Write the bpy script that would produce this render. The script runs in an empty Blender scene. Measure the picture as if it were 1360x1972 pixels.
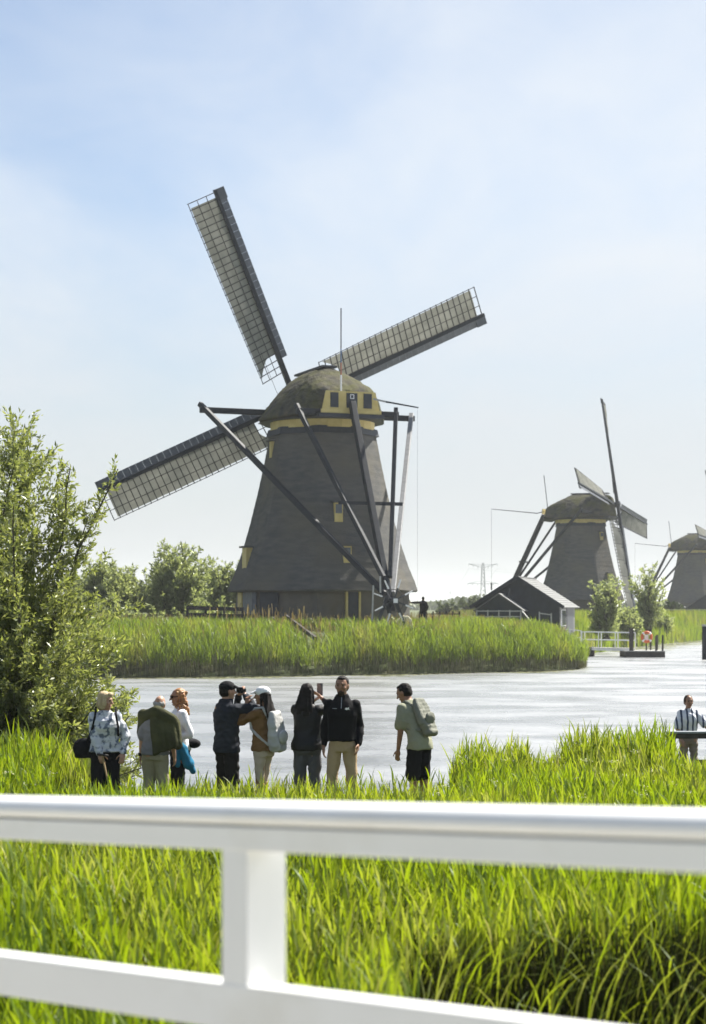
import bpy, math, random
import numpy as np
from mathutils import Vector, Matrix

random.seed(7)
rng = np.random.default_rng(7)
R = math.radians
SC = bpy.context.scene
COL = SC.collection

# ------------------------------------------------------------------ camera
CAM_H = 3.3                       # metres above the water (z = 0)
F = 3575.0 / 1972.0               # focal length / frame height
cam_d = bpy.data.cameras.new('camera')
cam = bpy.data.objects.new('camera', cam_d)
COL.objects.link(cam)
cam.location = (0, 0, CAM_H)
cam.rotation_euler = (R(90), 0, 0)
cam_d.sensor_fit = 'VERTICAL'
cam_d.sensor_width = 24.0
cam_d.sensor_height = 36.0
cam_d.lens = 36.0 * F
cam_d.shift_y = 186.0 / 1972.0
cam_d.clip_start = 0.05
cam_d.clip_end = 30000
cam_d.dof.use_dof = True
cam_d.dof.focus_distance = 31.0
cam_d.dof.aperture_fstop = 2.9
SC.camera = cam

# ------------------------------------------------------------------ sky and sun
SUN_EL, SUN_AZ = R(50), R(47)     # azimuth to the right of the view direction (+Y)
W = bpy.data.worlds.new('World')
SC.world = W
W.use_nodes = True
nt = W.node_tree
nt.nodes.clear()
out = nt.nodes.new('ShaderNodeOutputWorld')
bg = nt.nodes.new('ShaderNodeBackground')
bg.inputs['Strength'].default_value = 0.050
sky = nt.nodes.new('ShaderNodeTexSky')
sky.sky_type = 'NISHITA'
sky.sun_disc = False
sky.sun_elevation = SUN_EL
sky.sun_rotation = SUN_AZ
sky.altitude = 0
sky.air_density = 1.0
sky.dust_density = 0.7
sky.ozone_density = 2.6
# thin veil of cirrus over the whole sky, mapped on a flat layer overhead
tc = nt.nodes.new('ShaderNodeTexCoord')
sep = nt.nodes.new('ShaderNodeSeparateXYZ')
nt.links.new(tc.outputs['Generated'], sep.inputs[0])
add = nt.nodes.new('ShaderNodeMath'); add.operation = 'MAXIMUM'; add.inputs[1].default_value = 0.0
nt.links.new(sep.outputs['Z'], add.inputs[0])
add2 = nt.nodes.new('ShaderNodeMath'); add2.operation = 'ADD'; add2.inputs[1].default_value = 0.12
nt.links.new(add.outputs[0], add2.inputs[0])
vd = nt.nodes.new('ShaderNodeVectorMath'); vd.operation = 'DIVIDE'
cmb = nt.nodes.new('ShaderNodeCombineXYZ')
nt.links.new(tc.outputs['Generated'], vd.inputs[0])
for k in range(3):
    nt.links.new(add2.outputs[0], cmb.inputs[k])
nt.links.new(cmb.outputs[0], vd.inputs[1])
def sky_noise(scale, stretch, rot, detail, lo, hi, off):
    mp = nt.nodes.new('ShaderNodeMapping')
    mp.inputs['Scale'].default_value = stretch
    mp.inputs['Rotation'].default_value = (0, 0, rot)
    mp.inputs['Location'].default_value = off
    nt.links.new(vd.outputs[0], mp.inputs['Vector'])
    nz = nt.nodes.new('ShaderNodeTexNoise')
    nz.inputs['Scale'].default_value = scale
    nz.inputs['Detail'].default_value = detail
    nz.inputs['Roughness'].default_value = 0.55
    nz.inputs['Distortion'].default_value = 0.6
    nt.links.new(mp.outputs[0], nz.inputs['Vector'])
    mr = nt.nodes.new('ShaderNodeMapRange')
    mr.interpolation_type = 'SMOOTHSTEP'
    mr.inputs['From Min'].default_value = lo
    mr.inputs['From Max'].default_value = hi
    nt.links.new(nz.outputs['Fac'], mr.inputs['Value'])
    return mr.outputs[0]
SKY_OFF = (14.155, 12.474, 0)
n1 = sky_noise(0.45, (1.0, 0.5, 1), 0.9517, 6, 0.36, 0.66, SKY_OFF)
n2 = sky_noise(2.6, (1.0, 0.5, 1), R(25), 6, 0.30, 0.75, (7.3, 2.2, 0))
mm = nt.nodes.new('ShaderNodeMath'); mm.operation = 'MULTIPLY_ADD'
nt.links.new(n1, mm.inputs[0]); mm.inputs[1].default_value = 0.72
ms = nt.nodes.new('ShaderNodeMath'); ms.operation = 'MULTIPLY_ADD'
nt.links.new(n2, ms.inputs[0]); ms.inputs[1].default_value = 0.26; ms.inputs[2].default_value = 0.0
nt.links.new(ms.outputs[0], mm.inputs[2])
mix = nt.nodes.new('ShaderNodeMix'); mix.data_type = 'RGBA'; mix.clamp_factor = True
CLOUD = (6.2, 6.6, 7.1, 1)
nt.links.new(mm.outputs[0], mix.inputs['Factor'])
nt.links.new(sky.outputs[0], mix.inputs['A'])
mix.inputs['B'].default_value = CLOUD
# a pale veil thickens towards the horizon, all the way round
hz = nt.nodes.new('ShaderNodeMapRange'); hz.interpolation_type = 'SMOOTHSTEP'
hz.inputs['From Min'].default_value = 0.24; hz.inputs['From Max'].default_value = 0.0
hz.inputs['To Min'].default_value = 0.0; hz.inputs['To Max'].default_value = 0.93
nt.links.new(sep.outputs['Z'], hz.inputs['Value'])
mix2 = nt.nodes.new('ShaderNodeMix'); mix2.data_type = 'RGBA'; mix2.clamp_factor = True
nt.links.new(hz.outputs[0], mix2.inputs['Factor'])
nt.links.new(mix.outputs['Result'], mix2.inputs['A'])
mix2.inputs['B'].default_value = (4.95, 5.18, 5.35, 1)
nt.links.new(mix2.outputs['Result'], bg.inputs['Color'])
nt.links.new(bg.outputs[0], out.inputs['Surface'])

sun_d = bpy.data.lights.new('sun', 'SUN')
sun_d.energy = 5.0
sun_d.angle = R(0.9)
sun_d.color = (1.0, 0.95, 0.86)
sun = bpy.data.objects.new('sun', sun_d)
COL.objects.link(sun)
SUN_DIR = Vector((math.sin(SUN_AZ) * math.cos(SUN_EL), math.cos(SUN_AZ) * math.cos(SUN_EL), math.sin(SUN_EL)))
sun.rotation_euler = (-SUN_DIR).to_track_quat('-Z', 'Y').to_euler()
sun.location = (40, 40, 60)

SC.view_settings.view_transform = 'Standard'
SC.view_settings.look = 'None'
SC.view_settings.gamma = 1
SC.view_settings.use_curve_mapping = False
SC.view_settings.exposure = 1.43
SC.render.engine = 'CYCLES'
SC.cycles.use_denoising = True
SC.cycles.max_bounces = 8
SC.cycles.transparent_max_bounces = 6
SC.cycles.volume_bounces = 1

# ------------------------------------------------------------------ helpers
class MB:
    """collects plain shapes; build() links them as one mesh object"""
    def __init__(s): s.v = []; s.f = []
    def add(s, vs, fs):
        n = len(s.v)
        s.v.extend([tuple(p) for p in vs])
        s.f.extend([tuple(i + n for i in f) for f in fs])
        return s
    def box(s, c, size, rz=0.0):
        x, y, z = size[0] / 2, size[1] / 2, size[2] / 2
        ca, sa = math.cos(rz), math.sin(rz)
        vs = []
        for dz in (-z, z):
            for dx, dy in ((-x, -y), (x, -y), (x, y), (-x, y)):
                vs.append((c[0] + dx * ca - dy * sa, c[1] + dx * sa + dy * ca, c[2] + dz))
        return s.add(vs, [(3, 2, 1, 0), (4, 5, 6, 7), (0, 1, 5, 4), (1, 2, 6, 5), (2, 3, 7, 6), (3, 0, 4, 7)])
    def beam(s, p0, p1, w, h, up=(0, 0, 1), w1=None, h1=None):
        p0, p1 = Vector(p0), Vector(p1)
        d = (p1 - p0).normalized()
        u = Vector(up)
        if abs(d.dot(u)) > 0.98: u = Vector((0, 1, 0))
        a = d.cross(u).normalized(); b = a.cross(d).normalized()
        w1 = w if w1 is None else w1; h1 = h if h1 is None else h1
        vs = []
        for p, ww, hh in ((p0, w, h), (p1, w1, h1)):
            for sa, sb in ((-1, -1), (1, -1), (1, 1), (-1, 1)):
                vs.append(p + a * sa * ww / 2 + b * sb * hh / 2)
        return s.add(vs, [(3, 2, 1, 0), (4, 5, 6, 7), (0, 1, 5, 4), (1, 2, 6, 5), (2, 3, 7, 6), (3, 0, 4, 7)])
    def tube(s, pts, rad, n=8):
        pts = [Vector(p) for p in pts]
        if not hasattr(rad, '__len__'): rad = [rad] * len(pts)
        vs, fs = [], []
        prev = None
        for i, p in enumerate(pts):
            d = (pts[min(i + 1, len(pts) - 1)] - pts[max(i - 1, 0)])
            d = d.normalized() if d.length > 1e-9 else Vector((0, 0, 1))
            if prev is None:
                a = d.orthogonal().normalized()
            else:
                a = prev - d * prev.dot(d)
                a = a.normalized() if a.length > 1e-6 else d.orthogonal().normalized()
            prev = a
            b = d.cross(a)
            for k in range(n):
                t = 2 * math.pi * k / n
                vs.append(p + (a * math.cos(t) + b * math.sin(t)) * rad[i])
        for i in range(len(pts) - 1):
            for k in range(n):
                k2 = (k + 1) % n
                fs.append((i * n + k, i * n + k2, (i + 1) * n + k2, (i + 1) * n + k))
        fs.append(tuple(range(n - 1, -1, -1)))
        m = (len(pts) - 1) * n
        fs.append(tuple(m + k for k in range(n)))
        return s.add(vs, fs)
    def capsule(s, p0, p1, r0, r1, n=10):
        p0, p1 = Vector(p0), Vector(p1)
        d = p1 - p0
        d = d.normalized() if d.length > 1e-6 else Vector((0, 0, 1))
        pts, rad = [], []
        for t in (-0.98, -0.75, -0.4): pts.append(p0 + d * r0 * t); rad.append(r0 * math.sqrt(1 - t * t))
        pts.append(p0); rad.append(r0); pts.append(p1); rad.append(r1)
        for t in (0.4, 0.75, 0.98): pts.append(p1 + d * r1 * t); rad.append(r1 * math.sqrt(1 - t * t))
        return s.tube(pts, rad, n)
    def ellipsoid(s, c, r, M=None, n=14, m=9):
        vs, fs = [], []
        c = Vector(c)
        for i in range(m + 1):
            ph = math.pi * min(max(i / m, 0.02), 0.98) - math.pi / 2
            for k in range(n):
                th = 2 * math.pi * k / n
                p = Vector((r[0] * math.cos(ph) * math.cos(th), r[1] * math.cos(ph) * math.sin(th), r[2] * math.sin(ph)))
                vs.append(c + (M @ p if M else p))
        for i in range(m):
            for k in range(n):
                k2 = (k + 1) % n
                fs.append((i * n + k, i * n + k2, (i + 1) * n + k2, (i + 1) * n + k))
        fs.append(tuple(range(n - 1, -1, -1))); fs.append(tuple(m * n + k for k in range(n)))
        return s.add(vs, fs)
    def loft(s, rings, close=True, cap=True):
        n = len(rings[0]); vs, fs = [], []
        for r in rings: vs.extend(r)
        for i in range(len(rings) - 1):
            for k in range(n if close else n - 1):
                k2 = (k + 1) % n
                fs.append((i * n + k, i * n + k2, (i + 1) * n + k2, (i + 1) * n + k))
        if cap:
            fs.append(tuple(range(n - 1, -1, -1))); m = (len(rings) - 1) * n
            fs.append(tuple(m + k for k in range(n)))
        return s.add(vs, fs)
    def build(s, name, mat, parent=None, smooth=False, bevel=0.0):
        me = bpy.data.meshes.new(name)
        me.from_pydata(s.v, [], s.f)
        me.materials.append(mat)
        if smooth:
            me.polygons.foreach_set('use_smooth', [True] * len(me.polygons))
        me.update()
        return link(name, me, parent, bevel)

def link(name, me, parent=None, bevel=0.0):
    o = bpy.data.objects.new(name, me)
    COL.objects.link(o)
    if parent is not None: o.parent = parent
    if bevel:
        b = o.modifiers.new('edge', 'BEVEL'); b.width = bevel; b.segments = 2; b.limit_method = 'ANGLE'
    return o

def tag(o, label=None, cat=None, group=None, kind=None):
    if label: o['label'] = label
    if cat: o['category'] = cat
    if group: o['group'] = group
    if kind: o['kind'] = kind
    return o

def thing(name, label, cat, loc=(0, 0, 0), rz=0.0, group=None):
    o = bpy.data.objects.new(name, None)
    o.empty_display_size = 0.2
    COL.objects.link(o)
    o.location = loc; o.rotation_euler = (0, 0, rz)
    return tag(o, label, cat, group)

def np_mesh(name, verts, quads, mat, parent=None, attrs=None, smooth=False):
    """verts (N,3), quads (M,4) numpy arrays -> one mesh object"""
    me = bpy.data.meshes.new(name)
    nv, nf = len(verts), len(quads)
    k = quads.shape[1]
    me.vertices.add(nv); me.loops.add(nf * k); me.polygons.add(nf)
    me.vertices.foreach_set('co', np.ascontiguousarray(verts, dtype=np.float32).ravel())
    me.loops.foreach_set('vertex_index', np.ascontiguousarray(quads, dtype=np.int32).ravel())
    me.polygons.foreach_set('loop_start', np.arange(0, nf * k, k, dtype=np.int32))
    me.polygons.foreach_set('loop_total', np.full(nf, k, dtype=np.int32))
    if smooth: me.polygons.foreach_set('use_smooth', np.ones(nf, dtype=bool))
    for an, arr in (attrs or {}).items():
        a = me.attributes.new(an, 'FLOAT', 'POINT')
        a.data.foreach_set('value', np.ascontiguousarray(arr, dtype=np.float32))
    me.materials.append(mat)
    me.update(calc_edges=True)
    return link(name, me, parent)

def copy_tree(o, parent=None):
    c = o.copy(); COL.objects.link(c)
    if parent is not None: c.parent = parent
    for ch in list(o.children): copy_tree(ch, c)
    return c

# ------------------------------------------------------------------ materials
def mat(name, c1, c2=None, scale=6.0, rough=0.7, bump=0.0, bscale=None, stretch=(1, 1, 1), detail=5, spec=0.4, metal=0.0, lo=0.3, hi=0.7, c3=None, c3scale=1.2, c3lo=0.5, c3hi=0.7):
    m = bpy.data.materials.new(name); m.use_nodes = True
    t = m.node_tree; b = t.nodes['Principled BSDF']
    b.inputs['Roughness'].default_value = rough
    b.inputs['Specular IOR Level'].default_value = spec
    b.inputs['Metallic'].default_value = metal
    co = t.nodes.new('ShaderNodeTexCoord'); mp = t.nodes.new('ShaderNodeMapping')
    mp.inputs['Scale'].default_value = stretch
    t.links.new(co.outputs['Object'], mp.inputs[0])
    c2 = c2 or tuple(x * 0.75 for x in c1)
    nz = t.nodes.new('ShaderNodeTexNoise'); nz.inputs['Scale'].default_value = scale; nz.inputs['Detail'].default_value = detail
    t.links.new(mp.outputs[0], nz.inputs['Vector'])
    rp = t.nodes.new('ShaderNodeValToRGB')
    rp.color_ramp.elements[0].position = lo; rp.color_ramp.elements[1].position = hi
    rp.color_ramp.elements[0].color = (*c2, 1); rp.color_ramp.elements[1].color = (*c1, 1)
    t.links.new(nz.outputs['Fac'], rp.inputs[0])
    col = rp.outputs[0]
    if c3:
        n3 = t.nodes.new('ShaderNodeTexNoise'); n3.inputs['Scale'].default_value = c3scale; n3.inputs['Detail'].default_value = 6
        t.links.new(co.outputs['Object'], n3.inputs['Vector'])
        mr = t.nodes.new('ShaderNodeMapRange'); mr.inputs['From Min'].default_value = c3lo; mr.inputs['From Max'].default_value = c3hi
        t.links.new(n3.outputs['Fac'], mr.inputs['Value'])
        mx = t.nodes.new('ShaderNodeMix'); mx.data_type = 'RGBA'
        t.links.new(mr.outputs[0], mx.inputs['Factor']); t.links.new(col, mx.inputs['A'])
        mx.inputs['B'].default_value = (*c3, 1)
        col = mx.outputs['Result']
    t.links.new(col, b.inputs['Base Color'])
    if bump:
        n2 = t.nodes.new('ShaderNodeTexNoise'); n2.inputs['Scale'].default_value = bscale or scale * 4; n2.inputs['Detail'].default_value = 6
        t.links.new(mp.outputs[0], n2.inputs['Vector'])
        bp = t.nodes.new('ShaderNodeBump'); bp.inputs['Strength'].default_value = bump; bp.inputs['Distance'].default_value = 0.05
        t.links.new(n2.outputs['Fac'], bp.inputs['Height']); t.links.new(bp.outputs[0], b.inputs['Normal'])
    return m

def leaf_mat(name, cols, tcols=None, trans=0.5, gloss=0.10, grough=0.4, attr='rnd'):
    """thin leaf: diffuse + light shining through + a little sheen; each leaf picks its own colour"""
    m = bpy.data.materials.new(name); m.use_nodes = True
    t = m.node_tree; t.nodes.clear()
    o = t.nodes.new('ShaderNodeOutputMaterial')
    at = t.nodes.new('ShaderNodeAttribute'); at.attribute_name = attr
    def ramp(cs):
        r = t.nodes.new('ShaderNodeValToRGB')
        while len(r.color_ramp.elements) < len(cs): r.color_ramp.elements.new(0.5)
        for i, c in enumerate(cs):
            r.color_ramp.elements[i].position = i / (len(cs) - 1); r.color_ramp.elements[i].color = (*c, 1)
        t.links.new(at.outputs['Fac'], r.inputs[0]); return r.outputs[0]
    a = ramp(cols); b = ramp(tcols or [(c[0] * 1.15, c[1] * 1.15, c[2] * 0.6) for c in cols])
    d = t.nodes.new('ShaderNodeBsdfDiffuse'); tr = t.nodes.new('ShaderNodeBsdfTranslucent')
    g = t.nodes.new('ShaderNodeBsdfGlossy'); g.inputs['Roughness'].default_value = grough
    g.inputs['Color'].default_value = (0.9, 0.95, 0.85, 1)
    t.links.new(a, d.inputs['Color']); t.links.new(b, tr.inputs['Color'])
    mx = t.nodes.new('ShaderNodeMixShader'); mx.inputs[0].default_value = trans
    t.links.new(d.outputs[0], mx.inputs[1]); t.links.new(tr.outputs[0], mx.inputs[2])
    m2 = t.nodes.new('ShaderNodeMixShader'); m2.inputs[0].default_value = gloss
    t.links.new(mx.outputs[0], m2.inputs[1]); t.links.new(g.outputs[0], m2.inputs[2])
    t.links.new(m2.outputs[0], o.inputs['Surface'])
    return m

M_white = mat('white_paint', (0.80, 0.80, 0.79), (0.76, 0.76, 0.75), scale=3, rough=0.38, spec=0.5, c3=(0.66, 0.645, 0.60), c3scale=2.6, c3lo=0.55, c3hi=0.85)
M_thatch = mat('weathered_thatch', (0.116, 0.114, 0.106), (0.077, 0.079, 0.079), scale=1.3, rough=0.95, bump=0.9, bscale=9, stretch=(1, 1, 3.2), spec=0.1, c3=(0.125, 0.115, 0.090), c3scale=0.35, c3lo=0.45, c3hi=0.75)
M_cap = mat('mossy_thatch', (0.088, 0.080, 0.056), (0.036, 0.037, 0.033), scale=2.2, rough=0.95, bump=1.0, bscale=8, spec=0.1, c3=(0.075, 0.075, 0.032), c3scale=0.9, c3lo=0.42, c3hi=0.62)
M_tar = mat('dark_tarred_wood', (0.030, 0.036, 0.045), (0.020, 0.024, 0.030), scale=5, rough=0.6, bump=0.2, stretch=(1, 1, 0.3))
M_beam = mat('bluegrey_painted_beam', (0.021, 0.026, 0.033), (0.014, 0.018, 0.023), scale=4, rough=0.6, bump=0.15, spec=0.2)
M_beamlit = mat('sunlit_grey_beam', (0.20, 0.205, 0.21), (0.14, 0.145, 0.15), scale=4, rough=0.5, bump=0.15)  # pale copy of the beam paint: sunlight on the right brace, put into the colour
M_yellow = mat('yellow_ochre_paint', (0.54, 0.445, 0.175), (0.46, 0.36, 0.12), scale=3, rough=0.55)
M_cream = mat('cream_paint', (0.74, 0.70, 0.46), (0.66, 0.61, 0.40), scale=4, rough=0.5)
M_brickwall = mat('brown_base_wall', (0.135, 0.120, 0.095), (0.085, 0.080, 0.070), scale=1.1, rough=0.85, bump=0.3, bscale=20, c3=(0.10, 0.085, 0.06), c3scale=0.8)
M_greyboards = mat('grey_painted_boards', (0.12, 0.135, 0.155), (0.08, 0.09, 0.10), scale=3, rough=0.6)
M_canvas = leaf_mat('sail_canvas', [(0.16, 0.162, 0.145), (0.235, 0.235, 0.21)], [(0.20, 0.20, 0.165), (0.28, 0.28, 0.24)], trans=0.35, gloss=0.02)
M_lath = mat('dark_lath', (0.045, 0.045, 0.042), (0.03, 0.03, 0.03), scale=8, rough=0.7)
M_glass = mat('window_glass', (0.10, 0.115, 0.13), (0.07, 0.08, 0.09), scale=1, rough=0.08, spec=0.6)
M_lightgrey = mat('light_grey_wood', (0.42, 0.42, 0.40), (0.32, 0.32, 0.30), scale=6, rough=0.6)
M_darkwood = mat('dark_weathered_wood', (0.060, 0.052, 0.045), (0.032, 0.029, 0.027), scale=7, rough=0.85, bump=0.3, stretch=(1, 1, 0.4))
M_rooftile = mat('pale_grey_roofing', (0.14, 0.145, 0.142), (0.105, 0.11, 0.108), scale=2.5, rough=0.75, bump=0.3)
M_siding = mat('blue_black_siding', (0.026, 0.033, 0.043), (0.017, 0.022, 0.029), scale=3, rough=0.55)
M_greysiding = mat('grey_siding', (0.105, 0.112, 0.11), (0.08, 0.085, 0.083), scale=3, rough=0.7)
M_steel = mat('galvanised_steel', (0.30, 0.32, 0.35), (0.24, 0.26, 0.28), scale=5, rough=0.5, metal=0.3)
M_orange = mat('orange_lifebuoy', (0.62, 0.13, 0.035), (0.52, 0.10, 0.03), scale=4, rough=0.5)
M_deck = mat('pale_deck_planks', (0.48, 0.455, 0.40), (0.36, 0.34, 0.29), scale=5, rough=0.8, bump=0.3)
M_bark = mat('willow_bark', (0.085, 0.078, 0.058), (0.050, 0.046, 0.036), scale=12, rough=0.9, bump=0.4)
# ------------------------------------------------------------------ ground, water, air
def sstep(a, b, x):
    t = np.clip((x - a) / (b - a), 0, 1)
    return t * t * (3 - 2 * t)

EDGE = np.array([(-4000, 60), (-60, 86), (-11.7, 88.7), (-2, 92), (5, 95.5), (9.5, 98.5), (12.2, 102), (12.9, 106), (14.0, 114), (15.2, 124), (16.6, 133),
                 (21, 150), (28.8, 172), (37.5, 196), (60, 235), (400, 330), (6000, 900)], float)
def edge_dist(x, y):
    """signed distance to the waterline of the far bank, positive on land"""
    x = np.asarray(x, float); y = np.asarray(y, float)
    best = np.full(x.shape, 1e9)
    for (ax, ay), (bx, by) in zip(EDGE[:-1], EDGE[1:]):
        dx, dy = bx - ax, by - ay
        t = np.clip(((x - ax) * dx + (y - ay) * dy) / (dx * dx + dy * dy), 0, 1)
        best = np.minimum(best, np.hypot(x - ax - t * dx, y - ay - t * dy))
    poly = np.vstack([EDGE, [(6000, 9000), (-4000, 9000)]])
    inside = np.zeros(x.shape, bool)
    n = len(poly)
    for i in range(n):
        x1, y1 = poly[i]; x2, y2 = poly[(i + 1) % n]
        c = ((y1 > y) != (y2 > y)) & (x < (x2 - x1) * (y - y1) / ((y2 - y1) if y2 != y1 else 1e-9) + x1)
        inside ^= c
    return np.where(inside, best, -best)

def shore(x):
    return np.interp(x, [-40, -7, -4.5, -2.5, 2.0, 3.5, 5.0, 9, 40], [31, 31, 29.5, 28.2, 28.2, 29.5, 36, 37, 37])

def ground_z(x, y):
    x = np.asarray(x, float); y = np.asarray(y, float)
    s = edge_dist(x, y)
    zf = np.interp(s, [-6, -0.5, 0.3, 2.5, 5, 8, 14, 30], [-1.0, -0.35, 0.05, 0.85, 2.0, 2.28, 2.36, 2.4])
    ys = shore(x)
    base = 0.70 - 0.50 * sstep(27, 31, y) * sstep(3.0, 4.6, x)
    base = base - 0.75 * sstep(0.2, 0.7, x) * (1 - sstep(9.2, 10.1, y)) * sstep(2.5, 5, y)
    zn = base - (base + 1.0) * sstep(ys - 4.2, ys + 3.5, y)
    zn = zn + 0.05 * np.sin(x * 1.7 + 0.6 * y) * np.cos(y * 1.3) * (y < ys - 3)
    return np.where(y < 60, zn, zf)

gx = np.concatenate([[-6000, -3000, -1500, -700, -350, -200, -130, -95], np.arange(-70, -20, 2.5), np.arange(-20, 46, 0.5), np.arange(46, 110, 4), [130, 180, 300, 600, 1200, 2500, 6000]])
gy = np.concatenate([[-80, -40, -15, -5], np.arange(0, 42, 0.5), np.arange(42, 84, 3), np.arange(84, 136, 0.6), np.arange(136, 215, 1.5), np.arange(215, 420, 8), [460, 540, 700, 1000, 1600, 2600, 4000, 6500]])
GX, GY = np.meshgrid(gx, gy)
gz = ground_z(GX, GY)
nxx, nyy = len(gx), len(gy)
idx = np.arange(nxx * nyy).reshape(nyy, nxx)
quads = np.stack([idx[:-1, :-1], idx[:-1, 1:], idx[1:, 1:], idx[1:, :-1]], -1).reshape(-1, 4)
M_ground = mat('grassy_soil', (0.085, 0.115, 0.030), (0.050, 0.058, 0.022), scale=1.6, rough=0.95, bump=0.6, bscale=9, c3=(0.06, 0.045, 0.025), c3scale=0.6, c3lo=0.5, c3hi=0.8)
tag(np_mesh('ground', np.stack([GX, GY, gz], -1).reshape(-1, 3), quads, M_ground, smooth=True), kind='structure')

M_water = bpy.data.materials.new('canal_water'); M_water.use_nodes = True
t = M_water.node_tree; b = t.nodes['Principled BSDF']
b.inputs['Base Color'].default_value = (0.13, 0.137, 0.138, 1)
b.inputs['Roughness'].default_value = 0.14
b.inputs['IOR'].default_value = 5.0
co = t.nodes.new('ShaderNodeTexCoord')
def wave(scale, sx, sy, detail, rot=0.0):
    mp = t.nodes.new('ShaderNodeMapping'); mp.inputs['Scale'].default_value = (sx, sy, 1); mp.inputs['Rotation'].default_value = (0, 0, rot)
    t.links.new(co.outputs['Object'], mp.inputs[0])
    n = t.nodes.new('ShaderNodeTexNoise'); n.inputs['Scale'].default_value = scale; n.inputs['Detail'].default_value = detail; n.inputs['Roughness'].default_value = 0.6
    t.links.new(mp.outputs[0], n.inputs['Vector']); return n.outputs['Fac']
w1 = wave(4.2, 0.7, 1.0, 5, R(12)); w2 = wave(0.55, 0.7, 1.0, 2, R(-8)); w3 = wave(0.045, 1.0, 1.6, 2, R(20))
am = t.nodes.new('ShaderNodeMath'); am.operation = 'MULTIPLY_ADD'; am.inputs[1].default_value = 1.6
t.links.new(w2, am.inputs[0]); t.links.new(w1, am.inputs[2])
calm = t.nodes.new('ShaderNodeMapRange'); calm.inputs['From Min'].default_value = 0.35; calm.inputs['From Max'].default_value = 0.62
calm.inputs['To Min'].default_value = 0.45; calm.inputs['To Max'].default_value = 1.0
t.links.new(w3, calm.inputs['Value'])
bp = t.nodes.new('ShaderNodeBump'); bp.inputs['Distance'].default_value = 0.055
t.links.new(calm.outputs[0], bp.inputs['Strength'])
rgh = t.nodes.new('ShaderNodeMapRange'); rgh.inputs['From Min'].default_value = 0.38; rgh.inputs['From Max'].default_value = 0.60
rgh.inputs['To Min'].default_value = 0.22; rgh.inputs['To Max'].default_value = 0.34
w4 = wave(0.30, 0.6, 0.9, 6, R(10)); t.links.new(w4, rgh.inputs['Value']); t.links.new(rgh.outputs[0], b.inputs['Roughness'])
t.links.new(am.outputs[0], bp.inputs['Height']); t.links.new(bp.outputs[0], b.inputs['Normal'])
wb = MB().add([(-6000, -60, 0), (6000, -60, 0), (6000, 6400, 0), (-6000, 6400, 0)], [(0, 1, 2, 3)])
tag(wb.build('water', M_water), kind='structure')

HAZE = 0.00017
if HAZE:
    M_haze = bpy.data.materials.new('pale_haze'); M_haze.use_nodes = True
    t = M_haze.node_tree; t.nodes.clear()
    o = t.nodes.new('ShaderNodeOutputMaterial'); pv = t.nodes.new('ShaderNodeVolumePrincipled')
    pv.inputs['Density'].default_value = HAZE; pv.inputs['Color'].default_value = (0.93, 0.95, 0.98, 1); pv.inputs['Anisotropy'].default_value = 0.2
    t.links.new(pv.outputs[0], o.inputs['Volume'])
    hb = MB().box((0, 3220, 22), (13000, 6700, 48.5))
    ho = tag(hb.build('haze', M_haze), kind='stuff')

# ------------------------------------------------------------------ windmills
PZ = [0, 0.5, 1.29, 2.43, 3.88, 5.75, 7.6, 9.2]
PR = [5.69, 5.52, 5.17, 4.77, 4.34, 3.88, 3.48, 3.17]
def body_r(z):          # z above the eaves' underside at 1.97
    return float(np.interp(z - 1.97, PZ, PR))

def facet_box(mb, alpha, off, z0, z1, w, d0, d1):
    """upright box on the wall facing alpha (0 = towards -Y, turning to +X): d0..d1 outward distance"""
    n = Vector((math.sin(alpha), -math.cos(alpha), 0)); tt = Vector((math.cos(alpha), math.sin(alpha), 0))
    c = n * (d0 + d1) / 2 + tt * off
    mb.box((c.x, c.y, (z0 + z1) / 2), (w, abs(d1 - d0), z1 - z0), math.atan2(tt.y, tt.x))
    return mb

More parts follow.
